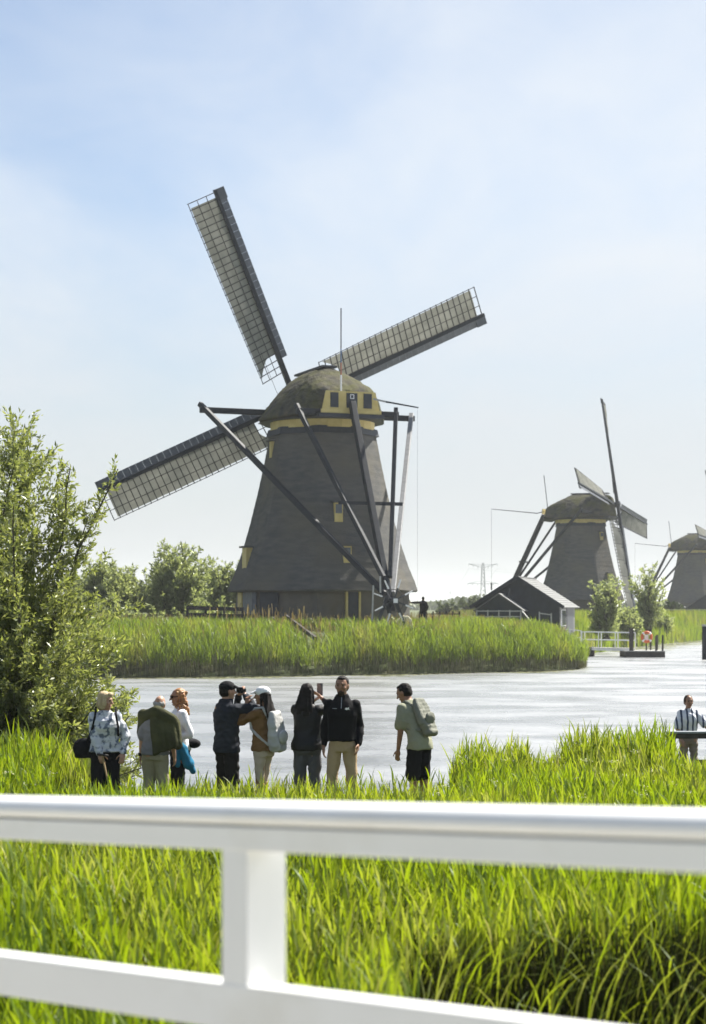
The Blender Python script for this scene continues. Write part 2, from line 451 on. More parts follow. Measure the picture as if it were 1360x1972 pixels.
SAIL_R = 13.55
def twist(r): return R(24 - 17 * min(max((r - 2) / 11, 0), 1))
def make_sail(parent, mats, bar_w=0.045):
    stock = MB().beam((0.2, 0, 0), (SAIL_R, 0, 0), 0.30, 0.38, w1=0.20, h1=0.22)
    s = stock.build('sail', mats['stock'], parent, bevel=0.015)
    lat = lambda r, w: Vector((r, w * math.cos(twist(r)), w * math.sin(twist(r))))
    n = 29
    for i in range(n):
        r = 1.9 + i * (SAIL_R - 0.15 - 1.9) / (n - 1)
        MB().beam(lat(r, 0.0), lat(r, 1.97), bar_w, bar_w * 1.3).build('cross_bar', mats['lath'], s)
    for w in (0.67, 1.31, 1.93):
        MB().tube([lat(r, w) for r in np.linspace(1.9, SAIL_R - 0.13, 14)], bar_w * 0.58, 4).build('long_bar', mats['lath'], s)
    # canvas, cut in a curve near the axle
    pw = np.linspace(0.10, 1.84, 8); cols = []
    for j, w in enumerate(pw):
        f = (w - pw[0]) / (pw[-1] - pw[0])
        r0 = 3.15 - 1.0 * max(0.0, (f - 0.35) / 0.65) ** 1.6
        cols.append([(r, w * math.cos(twist(r)), w * math.sin(twist(r)) - 0.07 - 0.03 * math.sin(r * 3.1 + w)) for r in np.linspace(r0, SAIL_R - 0.45, 26)])
    V, Fq, rnd = [], [], []
    for j in range(8):
        for i in range(26):
            V.append(cols[j][i]); rnd.append(0.5 + 0.5 * math.sin(i * 0.9 + 0.7 * j) * math.cos(j * 1.7 + i * 0.33))
    for j in range(7):
        for i in range(25):
            Fq.append((j * 26 + i, j * 26 + i + 1, (j + 1) * 26 + i + 1, (j + 1) * 26 + i))
    np_mesh('sail_cloth', np.array(V), np.array(Fq), mats['cloth'], s, {'rnd': np.array(rnd)}, smooth=True)
    m = 24
    for i in range(m):
        r0 = 2.7 + i * (SAIL_R - 2.7) / m; r1 = r0 + (SAIL_R - 2.7) / m - 0.015
        MB().beam(((r0 + r1) / 2, -0.10, 0.02), ((r0 + r1) / 2, -0.58, -0.16), r1 - r0, 0.03, up=(0, 0, 1)).build('wind_board', mats['board'], s)
    MB().beam((SAIL_R - 0.35, -0.6, -0.02), (SAIL_R - 0.35, 0.06, 0.03), 0.7, 0.07).build('tip_board', mats['board'], s)
    return s

M_board = mat('slate_blue_boards', (0.070, 0.082, 0.098), (0.045, 0.054, 0.066), scale=3, rough=0.5, bump=0.1)
TEX_SHAG = bpy.data.textures.new('shag', 'CLOUDS'); TEX_SHAG.noise_scale = 0.35; TEX_SHAG.noise_depth = 4
def make_mill(label, loc, phi, theta, body_rot, main=True):
    root = thing('windmill', label, 'windmill', loc, phi, 'thatched polder windmills')
    # ---- thatched body (axes of the world, so turned back against the root)
    zs = np.linspace(1.97, 11.17, 53); rings = []
    for iz, z in enumerate(zs):
        r = body_r(z) + (0.008 if iz % 3 == 0 else 0.0); ring = []
        for k in range(8):
            a0 = body_rot + R(45 * k); a1 = a0 + R(45)
            p0 = np.array([math.sin(a0), -math.cos(a0)]) * r; p1 = np.array([math.sin(a1), -math.cos(a1)]) * r
            for q in (0.04, 0.27, 0.5, 0.73, 0.96):
                p = p0 + (p1 - p0) * q
                p = p * (1 + 0.012 * math.sin(math.pi * q))
                ring.append((p[0], p[1], z + 0.03 * math.sin(7 * a0 + 5 * q + z) + 0.02 * math.sin(31 * a0 + 17 * q)))
        rings.append(ring)
    under = [[(x * 0.90, y * 0.90, 1.97 - 0.02) for x, y, z in rings[0]], [(x * 0.985, y * 0.985, 1.87) for x, y, z in rings[0]]]
    bo = MB().loft(under + rings).build('thatched_body', M_thatch, root, smooth=False)
    bo.rotation_euler.z = -phi
    def octo(r0, r1, z0, z1, name, m, par=root):
        rr = []
        for r, z in ((r0, z0), (r1, z1)):
            rr.append([(math.sin(body_rot + R(45 * k)) * r, -math.cos(body_rot + R(45 * k)) * r, z) for k in range(8)])
        o = MB().loft(rr).build(name, m, par); o.rotation_euler.z = -phi; return o
    octo(5.2, 5.12, -0.4, 1.93, 'base_wall', M_brickwall)
    octo(3.36, 3.24, 11.05, 11.47, 'dark_collar', M_tar)
    rr = [[(math.sin(R(15 * k)) * r, -math.cos(R(15 * k)) * r, z) for k in range(24)] for r, z in ((3.10, 11.4), (3.10, 11.98))]
    MB().loft(rr).build('curb_ring', M_yellow, root, smooth=False)
    # ---- cap: boat-shaped thatch from the sail side (+y) to the tail side (-y)
    mid = [(0, 1.0), (0.07, 0.985), (0.2, 0.90), (0.38, 0.78), (0.58, 0.62), (0.78, 0.43), (0.92, 0.25), (0.985, 0.10), (1.0, 0.0)]
    rear = [(0, 1.0), (0.12, 0.985), (0.3, 0.955), (0.55, 0.91), (0.8, 0.87), (0.93, 0.82), (0.98, 0.70), (1.0, 0.40), (1.0, 0.0)]
    stations = [  # y, half width, eaves z, ridge z, share of the rear profile
        (4.25, 1.95, 12.25, 14.55, 0.15), (3.6, 2.55, 12.05, 14.95, 0.05), (2.2, 3.35, 11.9, 15.08, 0), (0.8, 3.72, 11.85, 15.1, 0), (-0.6, 3.66, 11.82, 15.1, 0), (-1.2, 3.50, 11.83, 15.0, 0.06), (-1.9, 3.20, 11.85, 14.62, 0.28), (-3.1, 2.62, 11.93, 14.0, 0.62), (-4.35, 2.02, 12.05, 13.32, 1.0)]
    rings = []
    for (y, hw, z0, z1, q) in stations:
        half = []
        for (fa, wa), (fb, wb) in zip(mid, rear):
            half.append(((wa + (wb - wa) * q) * hw, y, z0 + (z1 - z0) * (fa + (fb - fa) * q)))
        left = [(-x, yy, z) for x, yy, z in half]
        rings.append([tuple(p) for p in half] + [tuple(p) for p in left[-2::-1]])
    inner = lambda ring, k, dz: [(x * k, y * k, z + dz) for x, y, z in ring]
    cap = MB().loft(rings, close=True, cap=True).build('cap', M_cap, root, smooth=True)
    sb = cap.modifiers.new('round', 'SUBSURF'); sb.levels = 3; sb.render_levels = 3
    dp = cap.modifiers.new('shaggy', 'DISPLACE'); dp.texture = TEX_SHAG; dp.strength = 0.16; dp.mid_level = 0.5
    MB().beam((0, 3.6, 15.1), (0, -1.15, 15.12), 0.95, 0.12).build('ridge_board', M_tar, root)
    # eaves skirt board under the thatch
    sk = [[(p[0] * 0.96, p[1] * 0.97, p[2] - 0.13) for p in (r[0],)] + [] for r in rings]
    outl = [r[0] for r in rings] + [r[-1] for r in rings[::-1]]
    lo_ = [(x * 0.92, y * 0.95, 11.86) for x, y, z in outl]; hi_ = [(x * 0.985, y * 0.99, z + 0.03) for x, y, z in outl]
    MB().loft([lo_, hi_]).build('cap_skirt', M_tar, root)
    # ---- rear gable
    yg = -4.40
    g = MB().add([(-1.80, yg, 12.0), (1.80, yg, 12.0), (1.52, yg, 13.28), (-1.52, yg, 13.28), (-1.80, yg - 0.10, 12.0), (1.80, yg - 0.10, 12.0), (1.52, yg - 0.10, 13.28), (-1.52, yg - 0.10, 13.28)],
                 [(4, 5, 6, 7), (0, 3, 2, 1), (0, 1, 5, 4), (1, 2, 6, 5), (2, 3, 7, 6), (3, 0, 4, 7)])
    g.build('rear_gable', M_yellow, root)
    for bx, w in ((-1.02, 0.48), (0.05, 0.66), (1.02, 0.50)):
        sh = MB().box((bx, yg - 0.125, 12.76), (w, 0.05, 0.84)).build('shutter', M_siding, root)
        if main and abs(bx) < 0.2:
            q = MB()
            for c, s_ in (((bx - 0.1, yg - 0.16, 12.98), (0.035, 0.02, 0.25)), ((bx + 0.1, yg - 0.16, 12.98), (0.035, 0.02, 0.25)), ((bx, yg - 0.16, 13.09), (0.165, 0.02, 0.035)), ((bx, yg - 0.16, 12.87), (0.165, 0.02, 0.035))): q.box(c, s_)
            q.build('white_square', M_white, sh)
    MB().beam((-1.85, yg - 0.14, 12.12), (1.85, yg - 0.14, 12.12), 0.08, 0.2).build('gable_sill', M_yellow, root)
    MB().beam((-2.0, yg - 0.05, 11.88), (2.0, yg - 0.05, 11.88), 0.4, 0.22).build('gable_beam', M_tar, root)
    # ---- spreaders, braces, tail pole
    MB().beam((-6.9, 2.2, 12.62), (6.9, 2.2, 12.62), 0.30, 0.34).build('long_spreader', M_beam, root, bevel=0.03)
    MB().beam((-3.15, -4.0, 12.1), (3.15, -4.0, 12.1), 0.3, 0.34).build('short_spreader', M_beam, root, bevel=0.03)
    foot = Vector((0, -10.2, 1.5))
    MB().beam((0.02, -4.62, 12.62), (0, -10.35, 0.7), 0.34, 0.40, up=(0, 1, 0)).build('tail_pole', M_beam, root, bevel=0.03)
    def brace(top, low, name, m, over=0.7, w=0.24):
        top, low = Vector(top), Vector(low); d = (top - low).normalized()
        MB().beam(top + d * over, low, w, w + 0.02).build(name, m, root, bevel=0.02)
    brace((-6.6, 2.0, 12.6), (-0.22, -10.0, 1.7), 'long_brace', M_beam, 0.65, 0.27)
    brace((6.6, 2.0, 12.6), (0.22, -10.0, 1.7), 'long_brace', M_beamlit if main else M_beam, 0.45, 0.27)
    brace((-3.0, -4.0, 12.2), (-0.2, -9.7, 2.6), 'short_brace', M_beam, 0.35)
    brace((3.0, -4.0, 12.2), (0.2, -9.7, 2.6), 'short_brace', M_beam, 0.35)
    MB().beam((-1.85, -7.3, 6.75), (1.95, -7.3, 6.75), 0.17, 0.19).build('tie_beam', M_beam, root)
    MB().beam((1.3, -4.35, 12.95), (1.95, -5.0, 12.72), 0.10, 0.10).build('brake_lever', M_lightgrey if main else M_beam, root)
    MB().beam((1.95, -5.0, 12.72), (3.35, -6.4 if main else -10.5, 12.3 if main else 13.3), 0.09, 0.10, w1=0.06, h1=0.07).build('brake_lever', M_beam, root)
    MB().tube([(3.32, -6.35, 12.27), (3.32, -6.35, 2.0)] if main else [(3.35, -10.5, 13.3), (3.35, -10.5, 1.5)], 0.005 if main else 0.016, 4).build('brake_rope', M_lath, root)
    if not main:
        MB().beam((3.35, -10.5, 3.2), (3.35, -10.5, 4.1), 0.16, 0.16).build('rope_weight', M_tar, root)
    # flag pole with painted bands
    px_, py_ = -0.58, -4.42
    segs = [(13.05, 14.2, M_white, 0.05), (14.2, 14.9, mat('red_band', (0.35, 0.12, 0.08)), 0.045), (14.9, 15.7, mat('blue_band', (0.10, 0.16, 0.28)), 0.04), (15.7, 18.0, M_tar, 0.035)] if main else [(13.0, 14.0, M_tar, 0.06), (14.0, 17.6, M_tar, 0.05)]
    pole = None
    lean = 0.0 if main else -0.12
    for (z0, z1, m, rad) in segs:
        q = MB().tube([(px_, py_ + (z0 - 13) * lean, z0), (px_, py_ + (z1 - 13) * lean, z1)], rad, 8)
        if pole is None: pole = q.build('flag_pole', m, root)
        else: q.build('pole_section', m, pole)
    # ---- winch wheel at the foot of the tail
    wc = Vector((0.0, -10.68, 1.32))
    hub = MB().tube([wc + Vector((0, 0.28, 0)), wc - Vector((0, 0.22, 0))], 0.2, 10).build('winch_wheel', M_tar, root)
    for k in range(8):
        a = R(22 + 45 * k + 4)
        d = Vector((math.cos(a), 0, math.sin(a)))
        MB().beam(wc + d * 0.15, wc + d * 0.72, 0.07, 0.07).build('spoke', M_tar, hub)
        MB().beam(wc + d * 0.72, wc + d * 1.22, 0.075, 0.075, w1=0.06, h1=0.06).build('spoke_tip', M_white if main else M_lightgrey, hub)
    rim = [wc + Vector((math.cos(R(15 * k)) * 0.62, 0.06, math.sin(R(15 * k)) * 0.62)) for k in range(25)]
    MB().tube(rim, 0.025, 5).build('rim', M_lath, hub)
    MB().box((wc.x, wc.y - 0.24, wc.z), (0.24, 0.04, 0.24)).build('hub_plate', M_white if main else M_lightgrey, hub)
    MB().beam((-0.2, -10.3, 1.6), (-0.95, -10.5, -0.1), 0.12, 0.14).build('tail_stay', M_tar, root)
    MB().beam((0.2, -10.3, 1.6), (0.75, -10.5, -0.1), 0.12, 0.14).build('tail_stay', M_tar, root)
    if main:
        MB().beam((-1.15, -10.4, 0.2), (-1.08, -10.4, 2.15), 0.07, 0.07).build('white_post', M_lightgrey, root)
        MB().beam((-0.62, -10.3, 1.75), (-0.64, -10.3, 2.65), 0.07, 0.07).build('white_post', M_lightgrey, root)
        # ---- doors in the base wall and windows in the thatch
        def base(alpha, off, z0, z1, w, out_, name, m, par=root):
            o = facet_box(MB(), R(alpha), off, z0, z1, w, 4.60, 4.80 + out_).build(name, m, par)
            if par is root: o.rotation_euler.z = -phi
            return o
        for al, off, w in ((20 + 0, 0.15, 0.62), (-25, -1.04, 1.16)):
            dd = base(al, off, 0.0, 1.84, w, 0.10, 'door', M_siding)
            if al == 20:
                base(al, off - w / 2 - 0.08, 0.0, 1.86, 0.12, 0.14, 'door_post', M_yellow, dd)
                base(al, off + w / 2 + 0.08, 0.0, 1.86, 0.12, 0.14, 'door_post', M_yellow, dd)
        ld = base(-70, -0.75, 0.0, 1.84, 0.8, 0.10, 'door', M_yellow)
        lw = base(-70, 0.75, 0.0, 1.84, 1.9, 0.07, 'grey_panel', M_greyboards)
        base(-25, -2.0 + 0.0, 0.0, 1.84, 0.26, 0.07, 'grey_panel', M_greyboards)
    wins = [(20, -0.43, 5.85, 6.95, 0.50), (20, -0.14, 3.5, 4.45, 0.48), (-70, 0, 3.25, 4.45, 0.85), (-70, 0, 9.75, 10.7, 0.4)] if main else [(20, 0.2, 9.3, 10.3, 0.55), (20, 0.3, 4.3, 5.2, 0.5)]
    for al, off, z0, z1, w in wins:
        a = R(al) if main else body_rot + R(22.5)
        ap = body_r(z0) * math.cos(R(22.5)) + 0.06
        wd = facet_box(MB(), a, off, z0, z1, w, ap - 1.0, ap).build('window', M_yellow, root); wd.rotation_euler.z = -phi
        if al != -70:
            facet_box(MB(), a, off, z0 + (z1 - z0) * 0.45, z1 - 0.08, w - 0.12, ap - 0.05, ap + 0.02).build('pane', M_glass, wd)
        facet_box(MB(), a, off, z1, z1 + 0.10, w + 0.35, ap - 0.9, ap + 0.14).build('hood', M_thatch, wd)
    # ---- axle and four sails
    tilt = R(11)
    hubp = Vector((0, 4.5, 13.72))
    ax = Vector((0, math.cos(tilt), math.sin(tilt)))
    MB().tube([hubp - ax * 2.2, hubp + ax * 0.55], 0.30, 12).build('axle', M_tar, root)
    X = Vector((1, 0, 0)); Vv = Vector((0, -math.sin(tilt), math.cos(tilt)))
    mats = dict(stock=M_beam, lath=M_lath, cloth=M_canvas, board=M_board)
    s0 = None
    for k in range(4):
        th = theta + math.pi / 2 * k
        e = X * math.cos(th) + Vv * math.sin(th); l = -X * math.sin(th) + Vv * math.cos(th)
        p = hubp + ax * (0.22 if k % 2 else -0.18)
        Mx = Matrix(((e.x, l.x, -ax.x, p.x), (e.y, l.y, -ax.y, p.y), (e.z, l.z, -ax.z, p.z), (0, 0, 0, 1)))
        if s0 is None: s = s0 = make_sail(root, mats, 0.045 if main else 0.075)
        else: s = copy_tree(s0, root)
        s.matrix_local = Mx
        # wire from the stock to the cap
    MB().tube([hubp + (X * math.cos(theta + math.pi / 2) + Vv * math.sin(theta + math.pi / 2)) * 2.2 + (-X) * 1.7 + Vv * 0.9 - ax * 0.4, (-1.9, 2.4, 13.6)], 0.012, 4).build('sail_rope', M_lath, root)
    return root

mill = make_mill('large thatched windmill with yellow gable and four canvas sails standing behind the reeds', (-1.8, 110, 2.4), R(22), R(26.0), R(-2.5), True)
make_mill('thatched windmill seen from the side beyond the dark gabled shed', (28.2, 230, 2.4), R(-114.5), R(188), R(18), False)
make_mill('farthest thatched windmill cut by the right edge of the view', (64.6, 352, 2.4), R(-114.5), R(183), R(12), False)
# ------------------------------------------------------------------ shed with porch
def gz(x, y): return float(ground_z(np.array([x]), np.array([y]))[0])
def make_shed():
    root = thing('shed', 'blue-black timber shed with pale ribbed roof and small gabled porch', 'shed', (11.15, 126.0, 1.62), R(-13))
    wv, ez, az, ln, g = 2.85, 1.95, 3.78, 9.2, -0.4      # half width, eaves, apex, length
    # walls as a closed prism, then boards on the visible faces
    pr = [[(-wv, y, g), (wv, y, g), (wv, y, ez), (0, y, az - 0.06), (-wv, y, ez)] for y in (0, ln)]
    MB().loft(pr).build('walls', M_siding, root)
    nb = 13
    for i in range(nb):
        z0 = 0.0 + i * (az - 0.25) / nb; z1 = z0 + (az - 0.25) / nb - 0.02
        zc = (z0 + z1) / 2
        hw = wv if zc < ez else max(0.1, wv * (az - 0.1 - zc) / (az - ez))
        MB().box((0, -0.03, zc), (hw * 2, 0.05, z1 - z0)).build('wall_board', M_siding, root)
    for i in range(9):
        z0 = 0.0 + i * (ez - 0.1) / 9
        MB().box((wv + 0.03, ln / 2, z0 + 0.10), (0.05, ln, (ez - 0.1) / 9 - 0.02)).build('wall_board', M_greysiding, root)
    # roof courses
    sl = math.hypot(wv + 0.35, (az - ez) * (wv + 0.35) / wv)
    dirx, dirz = (wv + 0.35) / sl, -((az - ez) * (wv + 0.35) / wv) / sl
    n = 13
    for side in (1, -1):
        for i in range(n):
            a0, a1 = i * sl / n, (i + 1) * sl / n + 0.04
            lift = 0.045
            vs = []
            for a, h in ((a0, 0.0), (a1, lift)):
                x = dirx * a * side; z = az + dirz * a
                for y in (-0.35, ln + 0.3):
                    vs.append((x, y, z + h)); vs.append((x, y, z + h + 0.05))
            MB().add(vs, [(1, 3, 7, 5), (0, 4, 6, 2), (0, 1, 5, 4), (2, 6, 7, 3), (4, 5, 7, 6), (0, 2, 3, 1)]).build('roof_course', M_rooftile, root)
        MB().beam((0, -0.38, az + 0.03), (dirx * sl * side, -0.38, az + dirz * sl + 0.03), 0.07, 0.22).build('barge_board', M_siding, root)
    MB().beam((0, -0.36, az + 0.07), (0, ln + 0.3, az + 0.07), 0.22, 0.07).build('ridge_cap', M_rooftile, root)
    # window and door in the side wall
    w = MB().box((wv + 0.065, 1.9, 1.05), (0.06, 2.5, 1.1)).build('window', M_white, root)
    for k in range(4): MB().box((wv + 0.10, 1.03 + 0.58 * k, 1.05), (0.03, 0.44, 1.02)).build('pane', M_glass, w)
    MB().box((wv + 0.06, 5.8, 0.95), (0.07, 3.8, 1.9)).build('side_door', M_siding, root)
    # porch
    px0 = -0.95; pw, pe, pa, pd = 1.45, 1.62, 2.62, 2.0
    pr = [[(px0 - pw, y, g), (px0 + pw, y, g), (px0 + pw, y, pe), (px0, y, pa), (px0 - pw, y, pe)] for y in (-pd, -0.08)]
    po = MB().loft(pr).build('porch', M_siding, root)
    for side in (1, -1):
        MB().beam((px0, -pd / 2 - 0.15, pa + 0.06), (px0 + side * (pw + 0.25), -pd / 2 - 0.15, pe - 0.10), pd + 0.2, 0.07, up=(0, 0, 1)).build('porch_roof', M_rooftile, po)
    MB().box((px0 + 0.2, -pd - 0.04, 0.75), (0.8, 0.06, 1.5)).build('porch_door', M_tar, po)
    MB().tube([(px0 + 0.55, -1.2, 2.2), (px0 + 0.55, -1.2, 3.05)], 0.07, 8).build('stove_pipe', M_tar, po)
make_shed()

# ------------------------------------------------------------------ landing stage
def post_fence(name, label, cat, pts, rails, post_h, m, pw=0.09, rw=0.07, base=None, group=None, every=1, post_mat=None):
    """posts at pts (x, y, z of the ground) joined by rails at the given heights"""
    root = thing(name, label, cat, pts[0], 0, group)
    o = Vector(pts[0])
    for i, p in enumerate(pts):
        if i % every == 0:
            q = Vector(p) - o
            MB().beam(q + Vector((0, 0, -0.4)), q + Vector((0, 0, post_h)), pw, pw).build('post', post_mat or m, root)
    for h in rails:
        for a, b in zip(pts[:-1], pts[1:]):
            MB().beam(Vector(a) - o + Vector((0, 0.03, h)), Vector(b) - o + Vector((0, 0.03, h)), rw * 0.6, rw).build('rail', m, root)
    return root

gw = thing('gangway', 'white railed wooden gangway leading from the bank to the floating dock', 'gangway', (15.9, 128.2, 0.62))
GL = Vector((3.35, -1.0, -0.05))
gd = (GL.normalized()); gp = Vector((-gd.y, gd.x, 0))
for i in range(16):
    c = GL * ((i + 0.5) / 16)
    MB().beam(c - gp * 0.6, c + gp * 0.6, 0.19, 0.05).build('deck_plank', M_lightgrey, gw)
for s in (-0.62, 0.62):
    MB().beam(gp * s + Vector((0, 0, -0.1)), GL + gp * s + Vector((0, 0, -0.1)), 0.08, 0.14).build('side_beam', M_white, gw)
    for q in (0.0, 0.33, 0.66, 1.0):
        c = GL * q + gp * s
        MB().beam(c, c + Vector((0, 0, 1.08)), 0.06, 0.06).build('rail_post', M_white, gw)
    for h in (0.55, 1.08):
        MB().beam(gp * s + Vector((0, 0, h)), GL + gp * s + Vector((0, 0, h)), 0.05, 0.07).build('handrail', M_white, gw)
for q in (0.02, 0.16):
    for s in (-0.66, 0.66):
        c = GL * q + gp * s
        MB().tube([c + Vector((0, 0, -1.6)), c + Vector((0, 0, 0.05))], 0.13, 10).build('pile', M_darkwood, gw)
bl = post_fence('landing_railing', 'white landing railing joining the bank to the gangway', 'railing', [(14.2, 128.6, 0.85), (15.0, 128.4, 0.8), (15.75, 128.2, 0.72)], (0.55, 1.05), 1.08, M_white, 0.07, 0.07)
dk = thing('floating_dock', 'low dark floating dock at the end of the white gangway', 'dock', (19.75, 126.8, 0))
MB().box((0, 0, 0.14), (2.7, 2.6, 0.5)).build('pontoon', M_darkwood, dk)
for i in range(13): MB().box((-1.25 + i * 0.208, 0, 0.42), (0.19, 2.6, 0.05)).build('deck_plank', M_lightgrey, dk)
for x, y, h in ((-0.9, -1.1, 1.55), (0.75, -1.2, 1.0), (1.2, -1.2, 1.05), (1.2, 1.1, 1.05), (0.75, 1.1, 1.0)):
    MB().beam((x, y, 0.2), (x, y, 0.45 + h), 0.26 if x < -0.5 else 0.11, 0.26 if x < -0.5 else 0.11).build('mooring_post', M_darkwood, dk)
lp = thing('lifebuoy_stand', 'dark post on the floating dock carrying the orange lifebuoy', 'stand', (20.05, 126.9, 0.445))
MB().beam((0, 0, 0), (0, 0, 1.35), 0.09, 0.09).build('post', M_darkwood, lp)
MB().box((0, -0.06, 0.86), (0.26, 0.05, 0.42)).build('back_plate', M_white, lp)
lb = thing('lifebuoy', 'orange ring lifebuoy with pale bands hung on a post at the dock', 'lifebuoy', (20.05, 126.72, 1.36))
def torus_arc(mb, R0, r, a0, a1, n=10, m=8):
    pts = [(math.cos(a) * R0, 0, math.sin(a) * R0) for a in np.linspace(a0, a1, n)]
    return mb.tube(pts, r, m)
torus_arc(MB(), 0.32, 0.095, 0, 2 * math.pi, 33).build('ring', M_orange, lb, smooth=True)
for k in range(4): torus_arc(MB(), 0.32, 0.102, R(90 * k + 35), R(90 * k + 55), 4).build('band', M_white, lb, smooth=True)

pile = thing('mooring_pile', 'tall blue-grey steel mooring pile standing in the water', 'mooring pile', (22.75, 120.0, 0))
MB().tube([(0, 0, -1.5), (0, 0, 2.15)], 0.19, 16).build('shaft', M_beam, pile, smooth=False)
MB().tube([(0, 0, 2.15), (0, 0, 2.28)], [0.21, 0.19], 16).build('pile_cap', M_lightgrey, pile)

# ------------------------------------------------------------------ fences round the mill yard
def gpt(x, y, dz=0): return (x, y, gz(x, y) + dz)
post_fence('white_fence', 'white three-rail fence in front of the dark shed', 'fence', [(8.0 + 0.72 * i, 120 + 0.1 * i, 2.28) for i in range(5)], (0.15, 0.5, 0.86), 0.92, M_lightgrey, 0.08, 0.07)
f2 = thing('sloping_handrail', 'pale sloping handrail at the right end of the white fence', 'handrail', (10.95, 120.3, 2.28))
MB().beam((0, 0, 0.85), (0.55, -0.5, 0.15), 0.06, 0.08).build('rail', M_lightgrey, f2)
MB().beam((0.55, -0.5, -0.3), (0.55, -0.5, 0.2), 0.07, 0.07).build('post', M_lightgrey, f2)
post_fence('white_gate', 'short pale gate between the porch and the shed corner', 'gate', [(12.0, 119.5, 2.1), (12.75, 119.4, 2.0)], (0.3, 0.9), 1.0, M_lightgrey, 0.08, 0.07)
post_fence('post_fence', 'dark post fence in the meadow between the windmill and the shed', 'fence', [(4.05 + 0.40 * i, 112.5, 2.35) for i in range(7)], (0.30, 0.62), 0.78, M_darkwood, 0.10, 0.06)
post_fence('rail_fence', 'dark weathered rail fence to the left of the windmill', 'fence', [(-9.4 + 1.05 * i, 105.4 - 0.12 * i, 2.5 - 0.03 * i) for i in range(4)], (0.45, 0.85), 0.95, M_darkwood, 0.13, 0.22)
post_fence('yard_fence', 'low dark fence along the foot of the windmill', 'fence', [(-7.6 + 0.86 * i, 101.6 - 0.12 * i, 2.28 + 0.0 * i) for i in range(5)], (0.25, 0.62), 0.72, M_darkwood, 0.12, 0.2)
st = thing('stair_handrails', 'pair of dark handrails descending the bank towards the water', 'handrail', (-3.6, 100.3, 0))
for dx, dz in ((0, 0), (-0.75, -0.1)):
    a = Vector((dx, 0, 2.86 + dz)); b2 = Vector((dx + 1.72, -6.6, 1.78 + dz))
    MB().beam(a, b2, 0.12, 0.20).build('handrail', M_darkwood, st)
    for q in (0, 0.33, 0.66, 1.0):
        p = a.lerp(b2, q); MB().beam(p, (p.x, p.y, p.z - 1.1), 0.09, 0.09).build('post', M_darkwood, st)
stp = thing('bank_steps', 'wooden steps going down the reedy bank between handrails', 'steps', (-3.6, 100.3, 0))
for k in range(9):
    q = (k + 0.5) / 9
    MB().box((-0.38 + 1.72 * q, -6.6 * q, 1.92 - 1.08 * q), (0.8, 0.55, 0.08)).build('step', M_darkwood, stp)

# cream barrow under the winch wheel
bar = thing('wheelbarrow', 'cream wheelbarrow with a rounded tub parked under the winch wheel', 'wheelbarrow', (2.85, 101.2, gz(2.85, 101.2)))
tubp = [[(-0.42 + 0.0, -0.3, 0.22), (0.42, -0.3, 0.22), (0.34, -0.3, 0.62), (0.16, -0.3, 0.80), (-0.16, -0.3, 0.82), (-0.46, -0.3, 0.55)], [(-0.42, 0.3, 0.22), (0.42, 0.3, 0.22), (0.34, 0.3, 0.62), (0.16, 0.3, 0.80), (-0.16, 0.3, 0.82), (-0.46, 0.3, 0.55)]]
MB().loft(tubp).build('tub', M_cream, bar, bevel=0.04)
for s in (-0.3, 0.3): MB().beam((-0.75, s * 0.6, 0.75), (-0.2, s, 0.15), 0.06, 0.07).build('front_arm', M_cream, bar); MB().beam((-0.4, s, 0.2), (1.0, s, 0.22), 0.07, 0.1).build('handle', M_cream, bar); MB().beam((0.75, s, -0.05), (0.75, s, 0.2), 0.06, 0.06).build('leg', M_darkwood, bar)
wpts = [(math.cos(R(20 * k)) * 0.18 - 0.55, 0, math.sin(R(20 * k)) * 0.18 + 0.18) for k in range(19)]
MB().tube(wpts, 0.04, 6).build('wheel', M_darkwood, bar)

# ------------------------------------------------------------------ pylons and their wires
def pylon(label, loc, h, m, rz=0.0, thick=0.28):
    root = thing('electricity_pylon', label, 'pylon', loc, rz, 'electricity pylons on the horizon')
    k = h / 37.0
    def hw(z): return np.interp(z, [0, 18 * k, 33 * k, 37 * k], [3.3 * k, 1.5 * k, 0.95 * k, 0.5 * k])
    lv = np.array([0, 7, 12.5, 17, 20.5, 24, 27, 30, 33, 37]) * k
    for sx in (-1, 1):
        for sy in (-1, 1):
            q = MB()
            q.tube([(sx * hw(z), sy * hw(z), z) for z in lv], thick * 0.6, 4); q.build('leg', m, root)
    for a, b2 in zip(lv[:-1], lv[1:]):
        for sx in (-1, 1):
            for ax in (0, 1):
                p = (sx * hw(a), hw(a) * (1 if ax else -1), a); r_ = (-sx * hw(b2), hw(b2) * (1 if ax else -1), b2)
                if ax: p, r_ = (hw(a), sx * hw(a), a), (hw(b2), -sx * hw(b2), b2)
                MB().beam(p, r_, thick * 0.7, thick * 0.7).build('brace', m, root)
    for z, w in ((20.5 * k, 12.2 * k), (33 * k, 11.5 * k)):
        for s in (-1, 1):
            arm = MB().beam((0, 0, z), (s * w, 0, z + (1.2 if z > 30 * k else 0.2) * k * (2.6 if z > 30 * k else 1)), thick, thick).build('cross_arm', m, root)
            MB().beam((s * hw(z), 0, z + 2.2 * k), (s * w, 0, z + (1.2 if z > 30 * k else 0.2) * k * (2.6 if z > 30 * k else 1)), thick * 0.7, thick * 0.7).build('tie', m, arm)
            for q in (0.35, 0.68, 1.0):
                zz = z + (3.1 * k if z > 30 * k else 0.2 * k) * q
                MB().beam((s * w * q, 0, zz), (s * w * q, 0, zz - 2.0 * k), thick * 0.6, thick * 0.6).build('insulator', m, arm)
    return root
M_pyl = mat('pylon_steel', (0.22, 0.24, 0.26), (0.18, 0.2, 0.22), scale=1, rough=0.6)
pylon('lattice steel electricity pylon with two cross arms above the shed roof', (105, 1500, 2.3), 38, M_pyl, R(8), 0.42)
